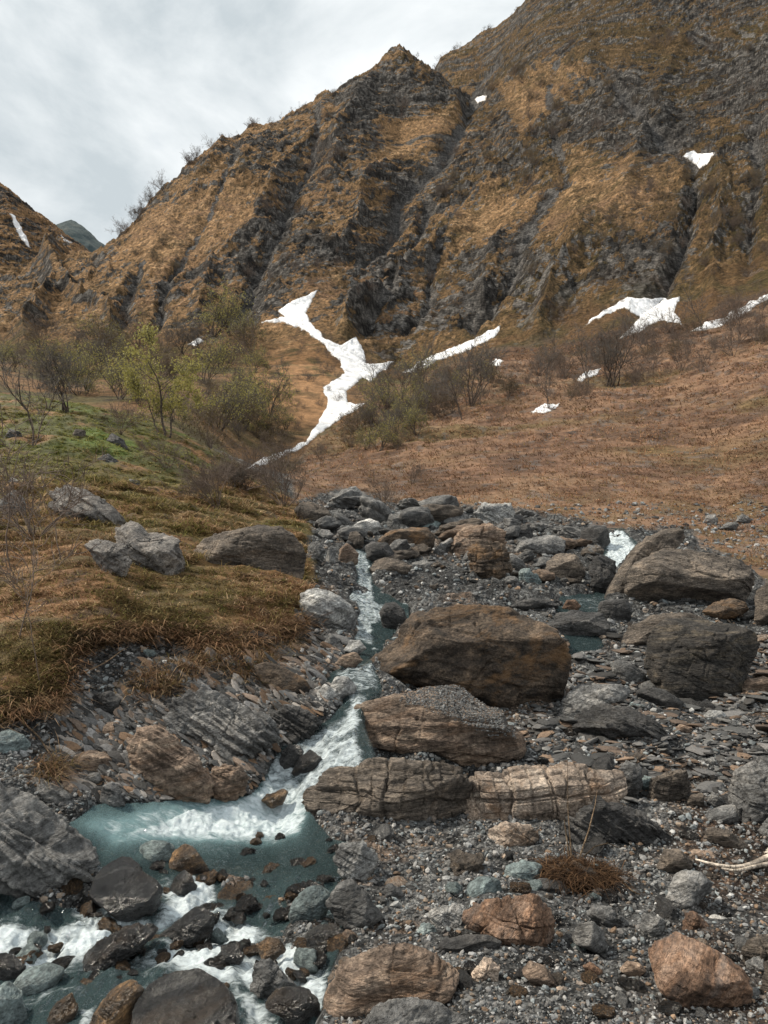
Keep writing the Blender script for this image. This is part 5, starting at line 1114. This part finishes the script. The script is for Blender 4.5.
def grow(rg, stems, levels, upw, droop=0.0):
    """stems: list of (pos, dir, length, radius). Returns trunk segments, twig segments, tips"""
    wood, twig, tips = [], [], []
    def branch(p, d, L, R, lv):
        n_ = max(3, int(4+2*(levels-lv))) if lv < 3 else 3
        pts = [p]; dirs = [d]
        for i in range(n_):
            d = d+Vector(rg.normal(0, .16+.05*lv, 3))+Vector((0, 0, upw*(.5 if lv else .2)-droop*lv*.1)); d.normalize()
            p = p+d*(L/n_); pts.append(p); dirs.append(d.copy())
        for i in range(n_):
            ra = R*(1-.72*i/n_); rb = R*(1-.72*(i+1)/n_)
            (wood if lv < 2 else twig).append((*pts[i], *pts[i+1], ra, rb))
        tips.append((pts[-1], dirs[-1], lv))
        if lv < levels:
            kids = {0: 7, 1: 5, 2: 4}.get(lv, 3)
            for j in range(kids):
                t = rg.uniform(.25, 1.0) if lv else rg.uniform(.30, 1.0)
                i = min(int(t*n_), n_-1); q_ = pts[i].lerp(pts[i+1], t*n_-i)
                ax = Vector(rg.normal(0, 1, 3)); ax = ax-dirs[i]*ax.dot(dirs[i]); ax.normalize()
                s = rg.uniform(.55, 1.0); nd_ = (dirs[i]+ax*s); nd_.normalize()
                branch(q_, nd_, L*rg.uniform(.38, .62)*(1.15-.4*t), R*(1-.72*t)*.55, lv+1)
                if lv >= levels-1: tips.append((q_, nd_, lv))
    for (p, d, L, R) in stems: branch(Vector(p), Vector(d).normalized(), L, R, 0)
    return wood, twig, tips
def leaves_mesh(rg, tips, per, size, spread, mat, parent):
    P = np.array([t[0][:] for t in tips]); P = np.repeat(P, per, 0); n = len(P)
    P = P+rg.normal(0, spread, (n, 3)); R = euler_mats(rg.uniform(0, 6.28, n), rg.uniform(0, 6.28, n), rg.uniform(0, 6.28, n))
    s = size*rg.uniform(.5, 1.3, n); q = np.array([(-.5, 0, 0), (0, -.32, .05), (.5, 0, 0), (0, .32, .05)])
    V = np.einsum('nij,kj->nki', R, q)*s[:, None, None]+P[:, None]
    f = np.array([[0, 1, 2, 3]]); Fc = (f[None]+(np.arange(n)*4)[:, None, None]).reshape(-1, 4)
    return mesh_np('crown_leaves' if False else 'foliage', V.reshape(-1, 3), Fc, mat, {'Tone': np.repeat(rg.random(n), 4)}, False, parent)
def plant(name, seed, kind):
    rg = np.random.default_rng(seed); e = bpy.data.objects.new(name, None); COL.objects.link(e); e.empty_display_size = .1
    st = []; lv, upw, lf = 3, .10, None
    if kind == 'round_tree': st = [((0, 0, -.2), (.03, 0, 1), 4.6, .085), ((.25, .1, -.2), (.28, .1, 1), 3.9, .06), ((-.12, .1, -.2), (-.3, .15, 1), 3.6, .05)]; lf = (7, .13, .17, M_LEAF)
    elif kind == 'slim_tree': st = [((0, 0, -.2), (rg.normal(0, .05), 0, 1), 5.0, .06), ((.15, 0, -.2), (.14, 0, 1), 3.8, .04)]; upw = .22
    elif kind == 'clump_tree': st = [((rg.normal(0, .2), rg.normal(0, .15), -.2), (rg.normal(0, .22), rg.normal(0, .2), 1), rg.uniform(2.8, 4.4), .055) for _ in range(6)]; upw = .2
    elif kind == 'green_clump': st = [((rg.normal(0, .3), rg.normal(0, .2), -.2), (rg.normal(0, .45), rg.normal(0, .3), 1), rg.uniform(2.0, 3.4), .045) for _ in range(6)]; lf = (1, .10, .15, M_LEAF)
    elif kind == 'bare_shrub': st = [((rg.normal(0, .12), rg.normal(0, .1), -.1), (rg.normal(0, .7), rg.normal(0, .5), 1), rg.uniform(.9, 1.7), .016) for _ in range(10)]; lv = 2
    elif kind == 'bud_shrub': st = [((rg.normal(0, .2), rg.normal(0, .15), -.1), (rg.normal(0, .6), rg.normal(0, .5), 1), rg.uniform(1.2, 2.2), .02) for _ in range(9)]; lv = 2; lf = (2, .08, .10, M_LEAF_B)
    elif kind == 'sapling': st = [((0, 0, -.1), (rg.normal(0, .1), 0, 1), 1.5, .010)]; lv = 2; upw = .15; lf = (1, .028, .03, M_LEAF_B)
    if 'tree' not in kind: st = [((p_[0]*.3, p_[1]*.3, p_[2]), d_, L_, R_) for (p_, d_, L_, R_) in st]
    wood, twig, tips = grow(rg, st, lv, upw)
    twr = .011 if 'tree' in kind or 'clump' in kind else .005
    twig = [(*t[:6], max(t[6], twr), max(t[7], twr*.8)) for t in twig]
    if lv == 2:
        twr = .0022 if kind == 'sapling' else .005
        V, f = tubes([(*t[:6], max(t[6], twr), max(t[7], twr*.8)) for t in wood+twig], 4); mesh_np('stems', V, f, M_TWIG, None, True, e)
        if lf: leaves_mesh(rg, [t for t in tips if t[2] >= 1], *lf, e)
        return e
    V, f = tubes(wood, 6); mesh_np('trunk' if 'tree' in kind else 'stem', V, f, M_BARK, None, True, e)
    V, f = tubes(twig, 3); mesh_np('crown' if 'tree' in kind else 'twigs', V, f, M_TWIG if kind in ('bare_shrub', 'bud_shrub') else M_TWIG_G, None, True, e)
    if lf: leaves_mesh(rg, [t for t in tips if t[2] >= 1], *lf, e)
    return e
def dup(root):
    r = root.copy(); COL.objects.link(r)
    for ch in root.children:
        c = ch.copy(); COL.objects.link(c); c.parent = r
    return r
PROTO = {}
def place(kind, i, u, v, px, label, name, cat, group=None, y0=15, rz=None, hit_f=None):
    key = (kind, i)
    X, Y, Z, ok = hit(u, v, y0, 480, hit_f or sheet_z, 380)
    if not ok[0]: return None
    if key not in PROTO:
        PROTO[key] = e = plant(name, 400+i*17+len(kind), kind); PROTO[key+('h',)] = HGT[kind]
    else:
        e = dup(PROTO[key]); e.name = name
    d = float(Y[0]*CP+(Z[0]-CZ)*SP); s = px*d/F/HGT[kind]
    e.location = (X[0], Y[0], Z[0]); e.scale = (s, s, s); e.rotation_euler = (0, 0, random.uniform(0, 6.28) if rz is None else rz)
    tag(e, label, cat, group); return e
HGT = {'round_tree': 5.6, 'slim_tree': 5.3, 'clump_tree': 4.4, 'green_clump': 3.6, 'bare_shrub': 1.7, 'bud_shrub': 2.2, 'sapling': 1.6}
# trees one can tell apart
place('round_tree', 0, 165, 436, 98, 'biggest tree of the valley, round olive crown on dark trunks behind the green knoll', 'leafing_tree', 'tree', rz=.3)
place('slim_tree', 0, 271, 416, 50, 'slim bare tree standing alone on the orange fan', 'bare_tree', 'tree', rz=1)
place('slim_tree', 1, 424, 404, 60, 'tall bare tree with its top against the straight snow strip', 'bare_tree', 'tree', rz=2)
place('slim_tree', 2, 462, 420, 66, 'leafing slim tree beside the tall bare clump on the right slope', 'leafing_tree', 'tree', rz=2)
place('clump_tree', 0, 474, 405, 66, 'tall bare clump behind the green bushes on the right slope', 'bare_tree', 'tree', rz=0)
place('clump_tree', 1, 610, 387, 58, 'bare many stemmed tree beside the slanting snow patch', 'bare_tree', 'tree', rz=.5)
place('slim_tree', 0, 588, 386, 54, 'thin bare tree rising out of the slanting snow patch', 'bare_tree', 'tree', rz=3)
place('slim_tree', 1, 549, 410, 60, 'thin bare tree at the flat lowest snow patch', 'bare_tree', 'tree', rz=1)
place('slim_tree', 2, 372, 382, 34, 'small bare tree in front of the snow tongue elbow', 'bare_tree', 'tree', rz=1)
place('slim_tree', 0, 702, 330, 56, 'bare tree among shrubs right of the forked snow field', 'bare_tree', 'tree', rz=4)
place('slim_tree', 3, 32, 446, 106, 'tall leafless pole like tree on the knoll at the left edge', 'bare_tree', 'tree', rz=1.4)
place('slim_tree', 4, 48, 410, 60, 'second leafless pole like tree right of the tall one at the left edge', 'bare_tree', 'tree', rz=2)
place('clump_tree', 2, 66, 412, 62, 'rounded brown clump tree behind the knoll, right of the two pole like trees', 'bare_tree', 'tree', rz=.9)
place('bare_shrub', 3, 412, 484, 26, 'dark reddish brown bush lowest on the right slope', 'bare_shrub', 'shrub', rz=1)
place('bare_shrub', 4, 166, 468, 42, 'leafless fan shaped bush at the right end of the green knoll', 'bare_shrub', 'shrub', rz=1)
place('bare_shrub', 5, 34, 536, 96, 'big leafless fan shaped bush in the left grass', 'bare_shrub', 'shrub', y0=8, rz=2)
place('bare_shrub', 6, 120, 434, 36, 'small leafless bush beside the dark slanting rock on the knoll', 'bare_shrub', 'shrub', rz=2)
place('bare_shrub', 4, 383, 505, 36, 'thin bare bush on the turf above the left waterfall', 'bare_shrub', 'shrub', rz=2)
place('bare_shrub', 6, 218, 508, 60, 'thin bare bush in the grass above the half buried boulder', 'bare_shrub', 'shrub', rz=.4)
place('bare_shrub', 5, 284, 505, 60, 'bare bush leaning over the rounded brown boulder', 'bare_shrub', 'shrub', rz=4)
place('sapling', 0, 18, 640, 150, 'thin sapling with dry leaves at the left edge of the bank', 'sapling', 'sapling', y0=4, rz=0)
place('sapling', 1, 42, 690, 130, 'thin sapling over the hanging grass at the lower left', 'sapling', 'sapling', y0=4, rz=1)
place('sapling', 2, 10, 560, 140, 'thin sapling behind the big fan shaped bush', 'sapling', 'sapling', y0=6, rz=2)
place('sapling', 3, 62, 560, 110, 'thin sapling right of the big fan shaped bush', 'sapling', 'sapling', y0=6, rz=2)
def scatter(n, polys, kinds, seed, px, label, name, cat, group, y0=20, cond=None):
    r = np.random.default_rng(seed); c = 0
    for _ in range(n*12):
        if c >= n: break
        P = polys[r.integers(0, len(polys))]; a = np.array(P, float)
        uu, vv = r.uniform(a[:, 0].min(), a[:, 0].max()), r.uniform(a[:, 1].min(), a[:, 1].max())
        if polymask(np.array([uu]), np.array([vv]), P, 1)[0] < .5: continue
        k = kinds[r.integers(0, len(kinds))]
        e = place(k[0], k[1], uu, vv, r.uniform(*px), label, name, cat, group, y0, float(r.uniform(0, 6.28)))
        if e is not None: c += 1
V_LEFT = [(60,365),(130,345),(230,335),(262,350),(250,400),(300,440),(290,462),(230,470),(190,445),(130,410),(60,400)]
V_FLOOR = [(190,450),(240,455),(300,440),(345,445),(330,480),(290,500),(230,490)]
V_RIGHT = [(340,440),(380,395),(440,378),(500,380),(500,400),(450,430),(400,450),(350,470)]
V_UPR = [(500,375),(600,350),(690,330),(768,300),(768,345),(700,372),(640,388),(560,405),(500,410)]
scatter(36, [V_LEFT], [('green_clump', 0), ('green_clump', 1), ('clump_tree', 3), ('green_clump', 2), ('bud_shrub', 1)], 61, (22, 52), 'olive budding bush in the thicket of the left valley floor', 'budding_bush', 'bush', 'bushes of the left valley thicket', 28)
scatter(26, [V_LEFT, V_LEFT, V_FLOOR], [('bare_shrub', 0), ('bare_shrub', 1), ('clump_tree', 3), ('bud_shrub', 0)], 62, (16, 36), 'leafless brown bush on the left valley floor', 'leafless_bush', 'bush', 'leafless bushes of the left valley floor', 20)
scatter(18, [[(0,348),(120,345),(135,395),(60,398),(0,392)]], [('bud_shrub', 0), ('green_clump', 1), ('bare_shrub', 0), ('bare_shrub', 2), ('clump_tree', 3)], 72, (16, 40), 'brown olive bush behind the left end of the green knoll', 'budding_bush', 'bush', 'bushes behind the green knoll', 35)
scatter(17, [V_RIGHT], [('green_clump', 0), ('green_clump', 1), ('green_clump', 2), ('bud_shrub', 1)], 63, (20, 40), 'yellow green bush in the thicket below the snow strip', 'budding_bush', 'bush', 'bushes of the thicket below the snow strip', 35)
scatter(85, [V_UPR, V_UPR, V_RIGHT], [('bare_shrub', 0), ('bare_shrub', 1), ('bare_shrub', 2), ('bud_shrub', 0)], 64, (10, 32), 'low reddish brown bush on the right slope', 'leafless_bush', 'bush', 'low bushes of the right slope', 35)
scatter(16, [[(500,372),(600,345),(700,325),(768,300),(768,350),(640,385),(520,400)], [(345,440),(400,390),(500,380),(480,410),(400,440)]], [('slim_tree', 0), ('slim_tree', 1), ('slim_tree', 2), ('clump_tree', 0)], 71, (26, 48), 'thin bare tree among the bushes of the right slope', 'bare_tree', 'tree', 'bare trees of the right slope', 35)
scatter(16, [[(560,345),(690,325),(768,290),(768,350),(700,365),(620,375)]], [('bare_shrub', 0), ('bud_shrub', 0), ('bare_shrub', 2)], 65, (16, 34), 'dark bush in the belt below the forked snow field', 'leafless_bush', 'bush', 'bushes below the forked snow field', 35)
scatter(40, [[(262,340),(330,330),(345,400),(300,435),(255,400)]], [('bare_shrub', 0), ('bare_shrub', 1)], 66, (4, 11), 'small bush dotted over the orange fan', 'leafless_bush', 'bush', 'bushes on the orange fan', 50)
scatter(12, [[(200,480),(300,470),(300,510),(240,520),(180,500)]], [('bare_shrub', 0), ('bare_shrub', 1), ('bare_shrub', 2)], 67, (18, 40), 'thin bare bush along the grassy edge above the half buried boulder', 'leafless_bush', 'bush', 'thin bushes along the grassy edge', 14)
scatter(150, [[(130,240),(300,130),(400,70),(470,120),(600,10),(760,10),(768,270),(600,320),(480,330),(330,300),(200,320),(110,330)]], [('bare_shrub', 0), ('bare_shrub', 1), ('bare_shrub', 2), ('bud_shrub', 0)], 68, (6, 14), 'tiny bush clinging to the mountain face', 'leafless_bush', 'bush', 'bushes of the mountain face', 100)
scatter(60, [[(500,70),(590,50),(640,150),(560,170),(470,230),(430,200)], [(600,150),(700,170),(768,180),(768,290),(600,250)]], [('bud_shrub', 0), ('bud_shrub', 1), ('bare_shrub', 2)], 69, (9, 18), 'olive bush in the dense patches of the right mountain face', 'leafless_bush', 'bush', 'bushes of the right mountain face', 100)
# along the skyline
r = np.random.default_rng(70)
us_ = np.concatenate([r.uniform(118, 215, 26), r.uniform(215, 345, 26), r.uniform(405, 540, 14)])
vv_ = np.arange(0, 300, 1.0)
for uu in us_:
    X, Y, Z, ok = hit(np.full(300, uu), vv_, 60, 480, sheet_z, 260)
    ks = np.where(ok)[0]
    if len(ks) == 0: continue
    sk = vv_[ks[0]]
    k = [('slim_tree', 0), ('slim_tree', 1), ('clump_tree', 0), ('bare_shrub', 0), ('bare_shrub', 2)][r.integers(0, 5)]
    place(k[0], k[1], uu, sk+2.5, r.uniform(7, 17) if uu < 215 else r.uniform(4, 9), 'tiny bare tree on the skyline of the mountain ridge', 'ridge_tree', 'tree', 'trees on the ridge skyline', 60, float(r.uniform(0, 6)))
# ------------------------------------------------------------------ driftwood, roots, the dead grass mound
def wire(name, label, cat, pts, r0, r1, mat, lift=.03, y0=2.0, side=()):
    segs = []
    def chain(pp, ra, rb):
        P = []
        for q_ in pp:
            X, Y, Z, ok = hit(q_[0], q_[1], y0, 30, sheet_z, 260); P.append(Vector((X[0], Y[0], Z[0]+(q_[2] if len(q_) > 2 else lift))))
        Q = []
        for i in range(len(P)-1):
            for t in (0, .25, .5, .75):
                a, b = P[i], P[i+1]; m0 = (P[i+1]-P[i-1])*.5 if i > 0 else b-a; m1 = (P[i+2]-P[i])*.5 if i+2 < len(P) else b-a
                t2, t3 = t*t, t*t*t; Q.append(a*(2*t3-3*t2+1)+m0*(t3-2*t2+t)+b*(3*t2-2*t3)+m1*(t3-t2))
        Q.append(P[-1]); m = len(Q)-1
        for i in range(m): segs.append((*Q[i], *Q[i+1], ra+(rb-ra)*i/m, ra+(rb-ra)*(i+1)/m))
    chain(pts, r0, r1)
    for s in side: chain(*s)
    V, f = tubes(segs, 7); o = mesh_np(name, V, f, mat); tag(o, label, cat); return o
M_DRIFT = mat_rock('bleached_wood', (.20, .165, .13), (.40, .35, .29), (.55, .50, .44), .5, (0, 1.2, 0), .4, .8, .2)
M_ROOT = mat_rock('brown_root', (.05, .034, .022), (.12, .085, .055), (.2, .15, .10), .5, (0, 1.2, 0), .4, .9, .2)
wire('driftwood_branch', 'pale bleached driftwood branch at the right edge', 'driftwood', [(795,856),(768,866),(752,873),(735,876),(715,873),(696,868)], .024, .006, M_DRIFT, .05, side=[([(795,868),(760,874),(738,879),(722,877)], .016, .005), ([(770,860),(766,862),(772,852)], .012, .005)])
wire('root', 'thin long root lying down the bank at the left edge', 'root', [(5,702),(12,718),(25,730),(38,742),(48,757),(60,772)], .010, .005, M_ROOT, .04, 3)
wire('root', 'dead twig lying on the gravel chute of the left bank', 'twig', [(85,678),(105,668),(120,657),(128,652)], .008, .004, M_ROOT, .05, 3, side=[([(82,658),(86,664),(92,670)], .005, .003)])
wire('root', 'bent root running from the dead grass mound to the right', 'root', [(603,872),(612,878),(622,886),(632,896),(640,900)], .007, .004, M_ROOT, .03)
# the mound of dead grass with dry stalks
mx_, my_, mz_, ok = hit(580, 888, 2, 20)
mound = bpy.data.objects.new('dead_grass_mound', None); COL.objects.link(mound); mound.location = (mx_[0], my_[0]+.1, mz_[0])
tag(mound, 'mound of dead brown grass with dry stalks standing in the gravel', 'grass mound')
q, fc = ico(5); wd_ = 36*my_[0]/F
p = rock_points(q, (wd_, wd_*.7, 16*my_[0]/F), 'crag', 5)
mesh_np('soil', p, fc, RM['brown'], None, True, mound)
rg = np.random.default_rng(9); nb = 2600
th = rg.uniform(0, 6.28, nb); ph = rg.uniform(.05, 1.0, nb)**.6
bx = np.cos(th)*ph*wd_*1.0; by = np.sin(th)*ph*wd_*.7; bz = 16*my_[0]/F*np.sqrt(np.clip(1-ph**2, 0, 1))
Lh = rg.uniform(.03, .13, nb)*(.4+.9*(fbm2(bx*14, by*14, 3, 271) > -.05))
o = blades('dead_blades', bx, by, bz, Lh, np.full(nb, .0045), np.array([(.065,.036,.018),(.04,.023,.013),(.11,.065,.034),(.025,.016,.010)])[rg.integers(0, 4, nb)], 11, None, 3, .07, .16)
del o['kind']; o.parent = mound
for k_, (x0, z0, pts_) in enumerate([(0, 0, [(-.02, .0, .14), (-.03, .0, .30), (-.035, .0, .45), (-.03, 0, .70)]), (0, 0, [(.03, 0, .14), (.09, 0, .30), (.13, 0, .44), (.15, .02, .52)]), (0, 0, [(-.03, .02, .14), (-.05, 0, .28), (-.06, 0, .36)]), (0, 0, [(.05, 0, .14), (.12, 0, .20), (.2, 0, .22), (.27, .0, .19)])]):
    sg = [(*pts_[i], *pts_[i+1], .006*(1-.25*i), .006*(1-.25*(i+1))) for i in range(len(pts_)-1)]
    V, f = tubes(sg, 5); mesh_np('stalk', V, f, M_ROOT, None, True, mound)
